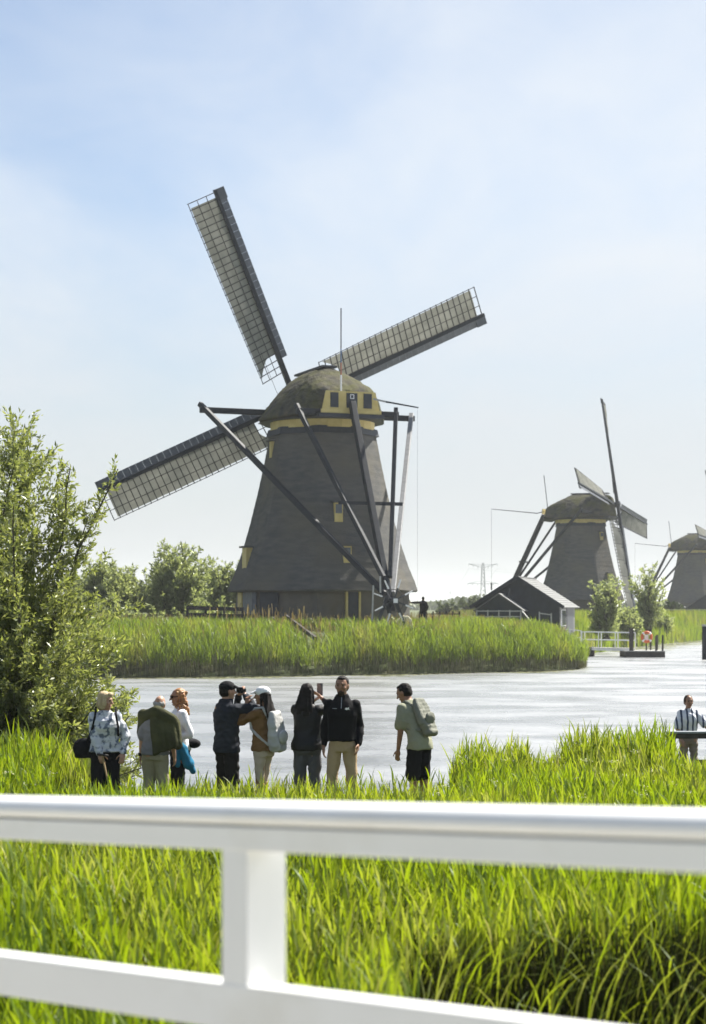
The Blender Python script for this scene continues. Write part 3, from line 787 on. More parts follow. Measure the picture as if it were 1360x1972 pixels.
pylon('faint small pylon far off between the windmill and the shed', (157, 3000, 2.3), 30, M_pyl, R(8), 0.3)
wires = thing('power_lines', 'thin power lines sagging away from the lattice pylon', 'power lines')
for z, w in ((35.5, 11.5), (19.3, 12)):
    for s in (-1, 1):
        for (tx, ty) in ((157, 3000), (420, 1440)):
            a = Vector((105 + s * w, 1500, z)); b2 = Vector((tx + s * w, ty, z * (0.8 if ty > 2000 else 1.05)))
            MB().tube([a.lerp(b2, q) - Vector((0, 0, 9 * 4 * q * (1 - q) * (1.0))) for q in np.linspace(0, 1, 13)], 0.07, 3).build('wire', M_pyl, wires)

# ------------------------------------------------------------------ foliage
def leaves_mesh(name, P, D, L, Wd, m, parent=None, fold=0.25, seed=0):
    """one four-cornered leaf at every point P along direction D"""
    g = np.random.default_rng(seed)
    n = len(P)
    D = D / np.linalg.norm(D, axis=1, keepdims=True)
    q = g.normal(size=(n, 3)); q[:, 2] *= 0.6
    S = np.cross(D, q); S /= np.linalg.norm(S, axis=1, keepdims=True) + 1e-9
    N = np.cross(S, D)
    L = np.broadcast_to(L, (n,))[:, None]; Wd = np.broadcast_to(Wd, (n,))[:, None]
    v = np.stack([P, P + D * L * 0.45 + S * Wd / 2 + N * Wd * fold, P + D * L, P + D * L * 0.45 - S * Wd / 2 + N * Wd * fold], 1).reshape(-1, 3)
    f = np.arange(n * 4).reshape(n, 4)
    return np_mesh(name, v, f, m, parent, {'rnd': np.repeat(g.random(n), 4)})

M_willow = leaf_mat('willow_leaves', [(0.098, 0.124, 0.046), (0.13, 0.158, 0.055), (0.17, 0.195, 0.085), (0.23, 0.245, 0.14)], [(0.20, 0.24, 0.042), (0.25, 0.29, 0.05), (0.29, 0.325, 0.07), (0.33, 0.35, 0.105)], trans=0.48, gloss=0.04, grough=0.35)
M_bush = leaf_mat('bush_leaves', [(0.145, 0.18, 0.075), (0.18, 0.215, 0.09), (0.22, 0.245, 0.12)], [(0.30, 0.355, 0.10), (0.34, 0.39, 0.115), (0.37, 0.41, 0.14)], trans=0.52, gloss=0.06)
M_darkbush = leaf_mat('dark_bush_leaves', [(0.028, 0.042, 0.020), (0.042, 0.058, 0.025)], [(0.045, 0.07, 0.015), (0.06, 0.085, 0.02)], trans=0.35, gloss=0.05)
M_far = leaf_mat('far_wood_leaves', [(0.055, 0.075, 0.034), (0.075, 0.098, 0.042), (0.09, 0.105, 0.055)], trans=0.35, gloss=0.03)

def curve_pts(p0, d0, length, n, wob, up, g):
    p = np.array(p0, float); d = np.array(d0, float); d /= np.linalg.norm(d)
    pts = [p.copy()]
    for i in range(n):
        d = d + g.normal(size=3) * wob + np.array([0, 0, up]); d /= np.linalg.norm(d)
        p = p + d * length / n; pts.append(p.copy())
    return np.array(pts)

def willow(label, loc, stems, leaf_l, leaf_w, leaf_gap, m, seed, group=None, twig_len=0.5, per_node=2, name='willow_tree', trunk_r=0.05, cat='tree', twig_gap=0.16, start=0.25, domes=()):
    """stems: list of (direction, length); side twigs along each stem carry the leaves"""
    g = np.random.default_rng(seed)
    root = thing(name, label, cat, loc, 0, group)
    wood = MB(); LP, LD = [], []
    for st_ in stems:
        d, ln = st_[:2]; gapm, twm, st0, tap = st_[2:] if len(st_) > 2 else (1.0, 1.0, start, 0.75)
        ns = max(6, int(ln / 0.35))
        pts = curve_pts((g.normal() * 0.10 * trunk_r / 0.05, g.normal() * 0.10 * trunk_r / 0.05, -0.15), d, ln, ns, 0.07, 0.02, g)
        wood.tube(pts, list(np.interp(np.linspace(0, 1, ns + 1), [0, 1], [trunk_r * (0.4 + 0.12 * ln), 0.006 + trunk_r * 0.06])), 5)
        k = st0
        while k < 0.995:
            i = min(int(k * ns), ns - 1); fr = k * ns - i
            p = pts[i] * (1 - fr) + pts[i + 1] * fr
            dd = pts[i + 1] - pts[i]; dd /= np.linalg.norm(dd)
            side = g.normal(size=3); side -= dd * side.dot(dd); side /= np.linalg.norm(side)
            tl = twig_len * twm * (1.15 - tap * k) * g.uniform(0.45, 1.25)
            tp = curve_pts(p, dd * 0.8 + side * g.uniform(0.6, 1.3), tl, 4, 0.12, 0.05, g)
            wood.tube(tp, list(np.linspace(0.006, 0.002, 5) * trunk_r / 0.05), 3)
            nl = max(3, int(tl / leaf_gap))
            for j in range(nl):
                q = (j + g.random()) / nl * 4; a = min(int(q), 3)
                pp = tp[a] + (tp[a + 1] - tp[a]) * (q - a)
                td = tp[a + 1] - tp[a]; td /= np.linalg.norm(td)
                for _ in range(per_node):
                    LP.append(pp + g.normal(size=3) * 0.02); LD.append(td * 0.7 + g.normal(size=3) * 0.55 + np.array([0, 0, 0.05]))
            k += twig_gap * gapm / ln * g.uniform(0.3, 1.9)
    for (dc, dr, dn, pw) in domes:            # leafy twigs that fill the crown, in clumps
        clump = g.normal(size=(max(3, dn // 14), 3)); clump /= np.linalg.norm(clump, axis=1, keepdims=True)
        clump *= (g.random(len(clump)) ** pw)[:, None]
        for k in range(dn):
            u = clump[k % len(clump)] + g.normal(size=3) * 0.16
            p = np.array(dc) + u * np.array(dr)
            if p[2] < 0.1: continue
            d0 = u * np.array([1, 1, 0.5]) + np.array([0, 0, 0.55]) + g.normal(size=3) * 0.3
            tl = twig_len * g.uniform(0.6, 1.2); tp = curve_pts(p, d0, tl, 4, 0.14, 0.04, g)
            wood.tube(tp, list(np.linspace(0.005, 0.002, 5)), 3)
            nl = max(3, int(tl / leaf_gap))
            for j in range(nl):
                q = (j + g.random()) / nl * 4; a = min(int(q), 3)
                pp = tp[a] + (tp[a + 1] - tp[a]) * (q - a); td = tp[a + 1] - tp[a]; td /= np.linalg.norm(td)
                for _ in range(per_node):
                    LP.append(pp + g.normal(size=3) * 0.025); LD.append(td * 0.7 + g.normal(size=3) * 0.55)
    wood.build('trunk', M_bark, root)
    LP = np.array(LP); LD = np.array(LD)
    gl = np.random.default_rng(seed + 1)
    sc = gl.uniform(0.7, 1.25, len(LP))
    leaves_mesh('crown', LP, LD, leaf_l * sc, leaf_w * sc, m, root, seed=seed + 2)
    return root, len(LP)

# the big willow at the water's edge on the left
g0 = np.random.default_rng(11)
stems = []
for tx, tz, ln in ((-0.26, 1, 5.3), (0.02, 1, 4.6), (0.16, 1, 4.75), (-0.5, 1, 4.8), (-0.85, 1, 4.5), (0.08, 1, 4.2), (-0.12, 1, 4.4), (0.22, 1, 4.0), (-0.38, 1, 4.9)):
    stems.append(((tx * 0.55, g0.normal() * 0.1, tz), ln * 1.19, 1.0, 0.62, 0.30, 0.45))
for k in range(110):
    a = g0.uniform(0, 2 * math.pi); el = g0.uniform(R(12), R(78)) ** 1.0
    stems.append(((math.cos(a) * math.cos(el) * 0.85, math.sin(a) * math.cos(el) * 0.8, math.sin(el)), g0.uniform(1.4, 2.35) * (0.85 + 0.25 * math.sin(el))))
_, nw = willow('big bushy willow with tall thin shoots at the water edge left of the people', (-4.95, 28.4, 0.25), stems, 0.10, 0.033, 0.036, M_willow, 21, twig_len=0.60, per_node=3, trunk_r=0.045, twig_gap=0.075, start=0.2, domes=(((-0.50, 0, 1.95), (1.50, 1.3, 2.05), 950, 0.45), ((-0.32, 0, 4.1), (0.85, 0.7, 1.5), 100, 0.6)))
print('willow leaves', nw)
g0 = np.random.default_rng(12)
stems = [((g0.normal() * 0.4, g0.normal() * 0.4, 1), g0.uniform(1.4, 3.2)) for k in range(46)]
willow('lower leafy willow shrub filling the left edge behind the tall shoots', (-6.3, 29.5, 0.1), stems, 0.095, 0.030, 0.036, M_willow, 22, twig_len=0.6, per_node=3, twig_gap=0.06, name='willow_shrub', cat='shrub')

def bush(label, loc, w, h, n, m, seed, name='bush', cat='bush', leaf=(0.3, 0.12), group=None, nst=40, spread=0.45, trunk_r=0.07):
    g = np.random.default_rng(seed)
    stems = []
    for k in range(nst):
        a = g.uniform(0, 2 * math.pi); s = g.random() ** 0.6 * spread
        tall = 1 - 0.55 * (s / max(spread, 1e-3)) ** 2
        stems.append(((math.cos(a) * s * w / h * 1.6, math.sin(a) * s * w / h * 1.6, 1), h * tall * g.uniform(0.72, 1.05)))
    return willow(label, loc, stems, leaf[0] * 1.15, leaf[1] * 1.25, 0.11, m, seed + 50, group, twig_len=0.18 * h, per_node=3, name=name, trunk_r=trunk_r, cat=cat, twig_gap=n, start=0.12)

GB = 'bushes behind the mill yard'
for i, (x, y, w, h, lb_) in enumerate((
        (-13.0, 136, 5.4, 6.3, 'tall pale green bushy willow left of the windmill behind the reed bed'),
        (-9.7, 144, 4.6, 5.4, 'rounded green bush nearest the left side of the windmill'),
        (-17.6, 132, 4.2, 5.4, 'green bush half hidden behind the big willow shoots'),
        (-23.5, 130, 4.6, 4.4, 'low green bush at far left beyond the water'),
        (-15.0, 146, 4.6, 4.8, 'leafy bush filling the gap left of the pale willow'),
        (-11.2, 150, 5.0, 4.6, 'broad lower bush behind the pale willow and the rounded bush'),
        (-16.4, 134, 4.4, 4.3, 'lower pale bush between the half hidden bush and the tall pale willow'),
        (-20.4, 140, 5.0, 4.4, 'spreading bush behind the shoots of the big willow'))):
    bush(lb_, (x, y, 2.1), w, h, 0.17, M_bush, 31 + i, group=GB, nst=95, leaf=(0.24, 0.085), spread=0.6)
for i in range(9):
    bush('low scrubby undergrowth bush in the hedge behind the reeds left of the windmill', (-27 + 2.2 * i, 128 + 1.5 * math.sin(i * 2.1), 1.95), 3.6, 2.0 + 0.5 * math.sin(i * 1.7), 0.2, M_bush, 130 + i, group='undergrowth bushes left of the windmill', nst=40, spread=0.8, leaf=(0.24, 0.09))
GW = 'willows beside the shed'
bush('light green willow growing against the right side of the shed', (19.3, 142, 1.0), 3.4, 5.1, 0.27, M_bush, 35, group=GW, nst=42, leaf=(0.26, 0.09), spread=0.4, name='willow_tree', cat='tree')
bush('slender willow standing alone between the second and third windmills', (26.1, 164, 1.3), 3.3, 6.3, 0.34, M_bush, 36, group=GW, nst=26, leaf=(0.28, 0.09), spread=0.36, name='willow_tree', cat='tree')
bush('low willow bush between the shed willow and the slender willow', (23.0, 155, 1.0), 4.4, 2.9, 0.22, M_bush, 37, group=GW, nst=44, leaf=(0.28, 0.10))
bush('low leafy bush right of the slender willow', (29.4, 176, 1.0), 4.4, 2.5, 0.25, M_bush, 38, group=GW, nst=36, leaf=(0.30, 0.11))
bush('rounded dark green bush at the foot of the farthest windmill', (43.2, 250, 2.2), 5.2, 2.5, 0.22, M_darkbush, 39, nst=60, spread=0.6, leaf=(0.34, 0.18))
GT = 'trees beyond the mill meadow'
for i, (x, y, w, h, lb_) in enumerate(((19.5, 300, 10, 3.6, 'broad green tree clump directly left of the pylon'), (14.6, 290, 8, 2.6, 'small low tree clump right of the windmill'), (26.5, 310, 9, 4.6, 'taller green trees just below the pylon at the shed'))):
    bush(lb_, (x, y, 2.2), w, h, 0.4, M_far, 60 + i, name='tree_clump', cat='trees', group=GT, nst=60, spread=0.7, leaf=(0.5, 0.22))
# small farm building by the farthest mill
hb_ = thing('barn', 'small dark barn with pale roof at the foot of the farthest windmill', 'barn', (48.8, 256, 2.3), R(-12))
MB().loft([[(-2.6, y, -0.3), (2.6, y, -0.3), (2.6, y, 1.2), (0, y, 3.0), (-2.6, y, 1.2)] for y in (0, 6)]).build('walls', M_siding, hb_)
for s in (1, -1): MB().beam((0, 3, 3.08), (s * 2.9, 3, 1.06), 6.6, 0.1, up=(0, 0, 1)).build('roof_slope', M_rooftile, hb_)
hb2 = thing('barn', 'low grey lean-to left of the small dark barn', 'barn', (45.2, 258, 2.3), R(-12))
MB().loft([[(-1.2, y, -0.3), (1.2, y, -0.3), (1.2, y, 0.9), (0, y, 1.7), (-1.2, y, 0.9)] for y in (0, 4)]).build('walls', M_greyboards, hb2)
for s in (1, -1): MB().beam((0, 2, 1.76), (s * 1.4, 2, 0.82), 4.3, 0.08, up=(0, 0, 1)).build('roof_slope', M_rooftile, hb2)
post_fence('meadow_fence', 'white rail fence in front of the farthest windmill', 'fence', [(40 + 1.6 * i, 240, 2.35) for i in range(6)], (0.4, 0.8), 0.9, M_lightgrey, 0.12, 0.10)

# distant wood along the horizon
g = np.random.default_rng(71); n = 26000
X_ = g.uniform(-420, 420, n); Y_ = 900 + g.uniform(-30, 30, n)
hgt = 3.2 + 2.2 * np.sin(X_ * 0.021) * np.sin(X_ * 0.0071 + 1) + 1.2 * np.sin(X_ * 0.13)
P = np.stack([X_, Y_, 2.2 + np.clip(hgt, 1.2, 9) * g.random(n) ** 0.7], 1)
tag(leaves_mesh('far_wood', P, g.normal(size=(n, 3)), 2.2, 1.4, M_far, seed=72), kind='stuff')

# ------------------------------------------------------------------ reeds and grass
def blades(name, P, H, Wd, az, th0, bend, nseg, m, twist_=0.0, rnd=None, seed=0, wprof=None):
    """tapering blades rooted at P: th0 tilt at the root, bend added tilt towards the tip, az direction of the lean"""
    g = np.random.default_rng(seed)
    n = len(P)
    H = np.broadcast_to(H, (n,)); Wd = np.broadcast_to(Wd, (n,)); th0 = np.broadcast_to(th0, (n,)); bend = np.broadcast_to(bend, (n,))
    lx, ly = np.cos(az), np.sin(az)
    sa = az + np.pi / 2 + g.normal(size=n) * 0.5
    sx, sy = np.cos(sa), np.sin(sa)
    pos = P.copy(); rows = []
    for i in range(nseg + 1):
        tt = i / nseg
        w = Wd * (wprof(tt) if wprof else (1 - tt ** 2.2) * (0.55 + 0.9 * min(tt * 2, 1) * 0.5))
        half = np.stack([sx, sy, np.zeros(n)], 1) * (w / 2)[:, None]
        rows.append(pos - half); rows.append(pos + half)
        th = th0 + bend * tt ** 1.5
        pos = pos + np.stack([np.sin(th) * lx, np.sin(th) * ly, np.cos(th)], 1) * (H / nseg)[:, None]
    V = np.stack(rows, 1).reshape(-1, 3)
    k = 2 * (nseg + 1)
    base = np.arange(n)[:, None, None] * k
    f = np.array([[2 * i, 2 * i + 1, 2 * i + 3, 2 * i + 2] for i in range(nseg)])[None]
    F_ = (base + f).reshape(-1, 4)
    rnd = g.random(n) if rnd is None else rnd
    return np_mesh(name, V, F_, m, None, {'rnd': np.repeat(rnd, k), 'along': np.tile(np.repeat(np.linspace(0, 1, nseg + 1), 2), n)})

def reed_plants(P, H, n_leaf, g, lean=0.08, leaf=(0.28, 0.5), low=0.30):
    """stem tops and the leaves that spring from each stem -> arrays for blades()"""
    n = len(P)
    saz = g.uniform(0, 2 * np.pi, n); sl = np.abs(g.normal(size=n)) * lean
    d = np.stack([np.sin(sl) * np.cos(saz), np.sin(sl) * np.sin(saz), np.cos(sl)], 1)
    rep = np.repeat(np.arange(n), n_leaf)
    q = np.tile(np.linspace(low, 1.0, n_leaf), n) + g.uniform(-0.06, 0.04, len(rep))
    LP = P[rep] + d[rep] * (H[rep] * q)[:, None]
    laz = saz[rep] + np.tile(np.arange(n_leaf), n) * 2.6 + g.normal(size=len(rep)) * 0.6
    LH = g.uniform(*leaf, len(rep)) * (0.8 + 0.3 * (1 - np.abs(q - 0.6)))
    return saz, sl, LP, laz, LH, q

M_reed = leaf_mat('young_reed_leaves', [(0.060, 0.112, 0.012), (0.085, 0.146, 0.012), (0.115, 0.178, 0.014), (0.15, 0.20, 0.025), (0.27, 0.25, 0.13)], [(0.175, 0.265, 0.005), (0.225, 0.315, 0.006), (0.27, 0.355, 0.007), (0.31, 0.365, 0.02), (0.33, 0.30, 0.11)], trans=0.50, gloss=0.022, grough=0.5)
M_reedfar = leaf_mat('far_reed_leaves', [(0.082, 0.120, 0.026), (0.110, 0.155, 0.029), (0.142, 0.180, 0.034), (0.19, 0.185, 0.06)], [(0.195, 0.28, 0.018), (0.24, 0.325, 0.02), (0.285, 0.36, 0.024), (0.32, 0.31, 0.06)], trans=0.45, gloss=0.05)
M_stem = leaf_mat('reed_stems', [(0.045, 0.050, 0.022), (0.075, 0.075, 0.035), (0.20, 0.175, 0.10)], trans=0.2, gloss=0.05)
M_plume = leaf_mat('dry_reed_plumes', [(0.16, 0.115, 0.060), (0.22, 0.165, 0.095), (0.30, 0.24, 0.15)], trans=0.35, gloss=0.02)
M_meadow = leaf_mat('meadow_grass', [(0.10, 0.12, 0.032), (0.13, 0.15, 0.040), (0.17, 0.16, 0.060), (0.19, 0.145, 0.075)], [(0.16, 0.19, 0.022), (0.20, 0.23, 0.03), (0.22, 0.21, 0.05), (0.22, 0.17, 0.06)], trans=0.4, gloss=0.03)

# --- far bank: a wall of reeds along the waterline, then looser reeds and meadow grass behind
g = np.random.default_rng(81)
def scatter(x0, x1, y0, y1, dens, g):
    n = int((x1 - x0) * (y1 - y0) * dens)
    return g.uniform(x0, x1, n), g.uniform(y0, y1, n)
x, y = scatter(-22, 17.5, 84, 134, 48, g)
s = edge_dist(x, y)
wob = 0.5 * np.sin(x * 0.9) + 0.4 * np.sin(x * 0.37 + 2)
shed_zone = (x > 7.5) & (y > 117)
steps_zone = (np.abs(x - (-3.2 + 1.72 * (100.3 - y) / 6.6)) < 0.75) & (y < 100.5) & (y > 93.5)
path_clear = ((x - -1.8) ** 2 + (y - 110) ** 2 < 8.5 ** 2) | (((x - 2.3) ** 2 + (y - 100.2) ** 2) < 1.9 ** 2)
keep = (s > -0.5 + 0.2 * wob) & (s < 9) & ~shed_zone & ~steps_zone & ~path_clear & (g.random(len(x)) < np.interp(s, [0, 2.2, 4, 9], [1.0, 0.9, 0.45, 0.25])) & (x < np.interp(y, [98, 110, 124, 134], [30, 13.2, 15.2, 16.5]))
x, y, s = x[keep], y[keep], s[keep]
P = np.stack([x, y, np.maximum(ground_z(x, y), -0.1)], 1)
front = np.interp(x, [6.5, 10, 12.6], [1, 0.94, 0.74]) * np.interp(s, [0, 1.5, 3, 5, 9], [1.62, 1.62, 1.10, 0.36, 0.15]) * (1 + 0.08 * np.sin(x * 1.3) + 0.09 * np.sin(x * 3.1 + y) + 0.06 * np.sin(x * 7.3 + 2 * y)) * (1 - 0.30 * np.exp(-((x + 2.4) / 1.5) ** 2))
H = front * np.clip(g.normal(0.95, 0.13, len(x)), 0.55, 1.3)
saz, sl, LP, laz, LH, q = reed_plants(P, H, 6, g, 0.06, (0.34, 0.60), 0.5)
tag(blades('reed_stems', P, H * 1.02, 0.017, saz, sl, 0.05, 1, M_stem, seed=82, wprof=lambda t: 1 - 0.5 * t), kind='stuff')
tag(blades('reed_leaves', LP, LH, 0.038, laz, g.uniform(0.15, 0.55, len(LP)), g.uniform(0.2, 1.0, len(LP)), 2, M_reedfar, seed=83, rnd=np.clip(np.repeat(0.4 + 0.3 * np.sin(x * 0.8 + 1) * np.cos(y * 0.6) + 0.2 * np.sin(x * 2.9), 6) + 0.45 * (g.random(len(LP)) - 0.5), 0, 1)), kind='stuff')
print('far reeds', len(P), len(LP))
# meadow behind
x, y = scatter(-30, 40, 92, 150, 16, g)
s = edge_dist(x, y)
keep = (s > 3.5) & ~((x > 7.0) & (x < 15.5) & (y > 122)) & (((x + 1.8) ** 2 + (y - 110) ** 2) > 5.4 ** 2)
x, y, s = x[keep], y[keep], s[keep]
P = np.stack([x, y, ground_z(x, y)], 1)
near_mill = np.hypot(x + 1.8, y - 110) < 8
H = g.uniform(0.15, 0.38, len(x)) * np.where(near_mill, 0.6, 1.0) * np.interp(y, [100, 125], [1.0, 0.85])
az = g.uniform(0, 2 * np.pi, len(x))
tag(blades('meadow_grass', P, H, 0.05, az, g.uniform(0, 0.3, len(x)), g.uniform(0.1, 0.8, len(x)), 2, M_meadow, seed=85, rnd=np.clip(g.random(len(x)) * 0.8 + 0.25 * np.sin(x * 0.35 + y * 0.22) + 0.1, 0, 1)), kind='stuff')
# dry plumes standing over the reeds
x, y = scatter(-22, 16, 90, 126, 6.0, g); s = edge_dist(x, y)
keep = (s > 1.0) & (s < 16) & (((x + 1.8) ** 2 + (y - 110) ** 2) > 7.0 ** 2) & ~((x > 7.5) & (y > 120)); x, y = x[keep], y[keep]
P = np.stack([x, y, ground_z(x, y) + np.interp(edge_dist(x, y), [0, 2.5, 5, 16], [1.4, 0.95, 0.12, 0.0])], 1)
tag(blades('reed_plumes', P, g.uniform(0.35, 0.75, len(x)), 0.055, g.uniform(0, 6.28, len(x)), 0.05, g.uniform(0.1, 0.9, len(x)), 3, M_plume, seed=86, wprof=lambda t: 0.18 if t < 0.5 else 1.0 - 0.5 * t), kind='stuff')
# tall dry stalks in front of the mill's foot
x = g.uniform(-7.6, -2.6, 75); y = g.uniform(97, 100.5, 75)
P = np.stack([x, y, ground_z(x, y)], 1)
tag(blades('dry_stalks', P, g.uniform(0.7, 1.35, 75), 0.09, g.uniform(0, 6.28, 75), 0.03, g.uniform(0.1, 0.5, 75), 4, M_plume, seed=87, wprof=lambda t: 0.16 if t < 0.6 else 1.0 - 0.4 * t), kind='stuff')
# reeds round the bend behind the dock, out to the far bank on the right
x, y = scatter(15, 75, 126, 245, 9, g); s = edge_dist(x, y)
keep = (s > -0.3) & (s < 9) & ~((x < 17.2) & (y < 131)); x, y, s = x[keep], y[keep], s[keep]
P = np.stack([x, y, np.maximum(ground_z(x, y), -0.1)], 1)
H = g.uniform(1.1, 1.9, len(x)) * np.interp(s, [0, 3, 9], [1, 0.9, 0.5])
tag(blades('far_reeds', P, H, 0.11, g.uniform(0, 6.28, len(x)), g.uniform(0, 0.25, len(x)), g.uniform(0, 0.7, len(x)), 2, M_reedfar, seed=88, rnd=np.clip(0.6 * g.random(len(x)) + 0.25 + 0.25 * np.sin(x * 0.4 + y * 0.15), 0, 1)), kind='stuff')
x, y = scatter(15, 80, 150, 330, 4, g); s = edge_dist(x, y); keep = (s > 7); x, y = x[keep], y[keep]
P = np.stack([x, y, ground_z(x, y)], 1)
tag(blades('far_meadow', P, g.uniform(0.4, 0.9, len(x)), 0.14, g.uniform(0, 6.28, len(x)), 0.1, g.uniform(0, 0.7, len(x)), 2, M_meadow, seed=89), kind='stuff')

# --- duckweed and lily pads along the reeds
g = np.random.default_rng(91)
M_pad = leaf_mat('floating_leaves', [(0.17, 0.19, 0.08), (0.24, 0.25, 0.12), (0.30, 0.30, 0.17)], trans=0.1, gloss=0.12)
tt = g.random(9000); xx = np.interp(tt, np.linspace(0, 1, 6), [-16, -8, -1, 6, 12.6, 13.2]); 
yy = np.interp(xx, EDGE[:, 0], EDGE[:, 1]) - np.abs(g.normal(size=len(xx))) * (0.45 + 0.9 * (np.sin(xx * 0.8) * 0.5 + 0.5) ** 2) - 0.45 - 1.2 * (g.random(len(xx)) < 0.18) * (xx < -2)
rr_ = g.uniform(0.05, 0.13, len(xx)); V = []
for k in range(6): V.append(np.stack([xx + np.cos(k * np.pi / 3) * rr_, yy + np.sin(k * np.pi / 3) * rr_, np.full(len(xx), 0.012)], 1))
V = np.stack(V, 1).reshape(-1, 3); I = np.arange(len(xx) * 6).reshape(-1, 6)
tag(np_mesh('lily_pads', V, I, M_pad, None, {'rnd': np.repeat(g.random(len(xx)), 6)}), kind='stuff')
xx = g.uniform(20, 42, 2600); yy = np.interp(xx, EDGE[:, 0], EDGE[:, 1]) - np.abs(g.normal(size=2600)) * 5 - 0.5
rr_ = g.uniform(0.08, 0.22, len(xx)); V = []
for k in range(6): V.append(np.stack([xx + np.cos(k * np.pi / 3) * rr_, yy + np.sin(k * np.pi / 3) * rr_, np.full(len(xx), 0.012)], 1))
tag(np_mesh('duckweed', np.stack(V, 1).reshape(-1, 3), np.arange(len(xx) * 6).reshape(-1, 6), M_pad, None, {'rnd': np.repeat(g.random(len(xx)), 6)}), kind='stuff')

# --- near bank: tall young reeds between the railing and the water
g = np.random.default_rng(101)
PEOPLE_XY = []
def near_h(x, y):
    """height of the young reeds over the near bank"""
    h = np.full(x.shape, 0.86)
    h = h * np.interp(y, [6, 9, 12, 18, 20.5, 22, 24], [0.9, 0.95, 0.95, 0.82, 0.66, 0.55, 0.5])
    right = sstep(0.6, 2.0, x)
    h = h * (1 - right) + right * np.interp(y, [9, 12, 18, 22, 25, 28, 30], [1.02, 1.0, 0.74, 0.60, 0.56, 0.5, 0.4])
    left = 1 - sstep(-3.9, -3.3, x)
    h = h * (1 - left) + left * np.interp(y, [8, 14, 19, 23, 26, 28], [0.9, 0.85, 0.80, 0.85, 0.9, 0.8])
    t1 = np.exp(-(np.maximum(np.abs(x - 1.90) - 0.36, 0) / 0.22) ** 2 - ((y - 25.6) / 1.2) ** 2)
    t2 = np.exp(-((np.maximum(np.abs(x - 3.72) - 0.62, 0)) / 0.22) ** 2 - ((y - 26.2) / 1.3) ** 2)
    h = h * (1 - 0.5 * sstep(4.35, 4.75, x) * sstep(20, 24, y))
    return h + 0.46 * t1 + 0.42 * t2 * (x < 4.55)
def near_keep(x, y, g):
    ys = shore(x)
    k = (y < ys - 1.0 - 0.3 * np.sin(x * 3)) & (np.abs(x) < 0.235 * y + 0.9)
    ditch = (x > 0.35 + 0.08 * np.sin(y * 5)) & (y < 10.6 + 0.12 * np.sin(x * 7))
    # the trodden strip where the people stand
    stand = (x > -3.75) & (x < 1.35) & (y > 22.3)
    k &= ~ditch & (~stand | (g.random(len(x)) < 0.10))
    k &= ~((x > 5.0) & (y > 31.3) & (g.random(len(x)) < 0.85))
    return k
x, y = scatter(-8, 9.5, 6.5, 36, 80, g)
xm, ym = scatter(1.3, 4.6, 24.2, 27.8, 130, g); mk = (near_h(xm, ym) > 0.78); x = np.concatenate([x, xm[mk]]); y = np.concatenate([y, ym[mk]])
k = near_keep(x, y, g); x, y = x[k], y[k]
dens = np.interp(y, [7, 14, 24, 36], [1.0, 0.95, 0.8, 0.5]); k = g.random(len(x)) < dens; x, y = x[k], y[k]
P = np.stack([x, y, ground_z(x, y)], 1)
H = near_h(x, y) * g.uniform(0.72, 1.08, len(x)) * (1 + 0.08 * np.sin(x * 2.3 + y) + 0.06 * np.sin(x * 5.1 - 2 * y))
Hs = H * 0.80
saz, sl, LP, laz, LH, q = reed_plants(P, Hs, 7, g, 0.10, (0.20, 0.40))
tag(blades('near_reed_stems', P, Hs * 1.02, 0.008, saz, sl, 0.05, 1, M_stem, seed=102, wprof=lambda t: 1 - 0.5 * t), kind='stuff')
LHs = LH * np.interp(H[np.repeat(np.arange(len(P)), 7)], [0.4, 0.9], [0.70, 1.0])
rndp = np.repeat(np.clip(g.random(len(P)) * 0.6 + 0.2 * np.sin(x * 1.1 + y * 0.7) + 0.15, 0, 0.68), 7) + g.random(len(LP)) * 0.18 + 0.15 * (g.random(len(LP)) < 0.02)
tag(blades('near_reed_leaves', LP, LHs, g.uniform(0.013, 0.030, len(LP)), laz, g.uniform(0.06, 0.45, len(LP)), g.uniform(0.1, 0.9, len(LP)) * (1 + 1.3 * (g.random(len(LP)) < 0.12)), 4, M_reed, seed=103, rnd=rndp), kind='stuff')
print('near reeds', len(P), len(LP))
# grass between the reed stems
x, y = scatter(-8, 9.5, 6.5, 34, 90, g); k = near_keep(x, y, g); x, y = x[k], y[k]
P = np.stack([x, y, ground_z(x, y)], 1)
tag(blades('grass', P, near_h(x, y) * g.uniform(0.35, 0.75, len(x)), 0.011, g.uniform(0, 6.28, len(x)), g.uniform(0, 0.35, len(x)), g.uniform(0.3, 1.5, len(x)), 3, M_reed, seed=104), kind='stuff')
# added dark stalks, coloured as the shade in reed gaps and along the ditch
M_shade = leaf_mat('shade_stalks', [(0.020, 0.026, 0.009), (0.032, 0.038, 0.013), (0.058, 0.054, 0.024)], trans=0.05, gloss=0.0)
x, y = scatter(-8, 9.5, 6.5, 33, 75, g); k = near_keep(x, y, g); x, y = x[k], y[k]
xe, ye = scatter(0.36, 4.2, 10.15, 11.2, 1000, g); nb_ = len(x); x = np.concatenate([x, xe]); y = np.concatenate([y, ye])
P = np.stack([x, y, ground_z(x, y)], 1)
tag(blades('shade_stalks', P, near_h(x, y) * np.where(np.arange(len(x)) < nb_, g.uniform(0.40, 0.72, len(x)), g.uniform(0.62, 1.0, len(x))), 0.014, g.uniform(0, 6.28, len(x)), g.uniform(0, 0.3, len(x)), g.uniform(0, 0.5, len(x)), 2, M_shade, seed=107), kind='stuff')
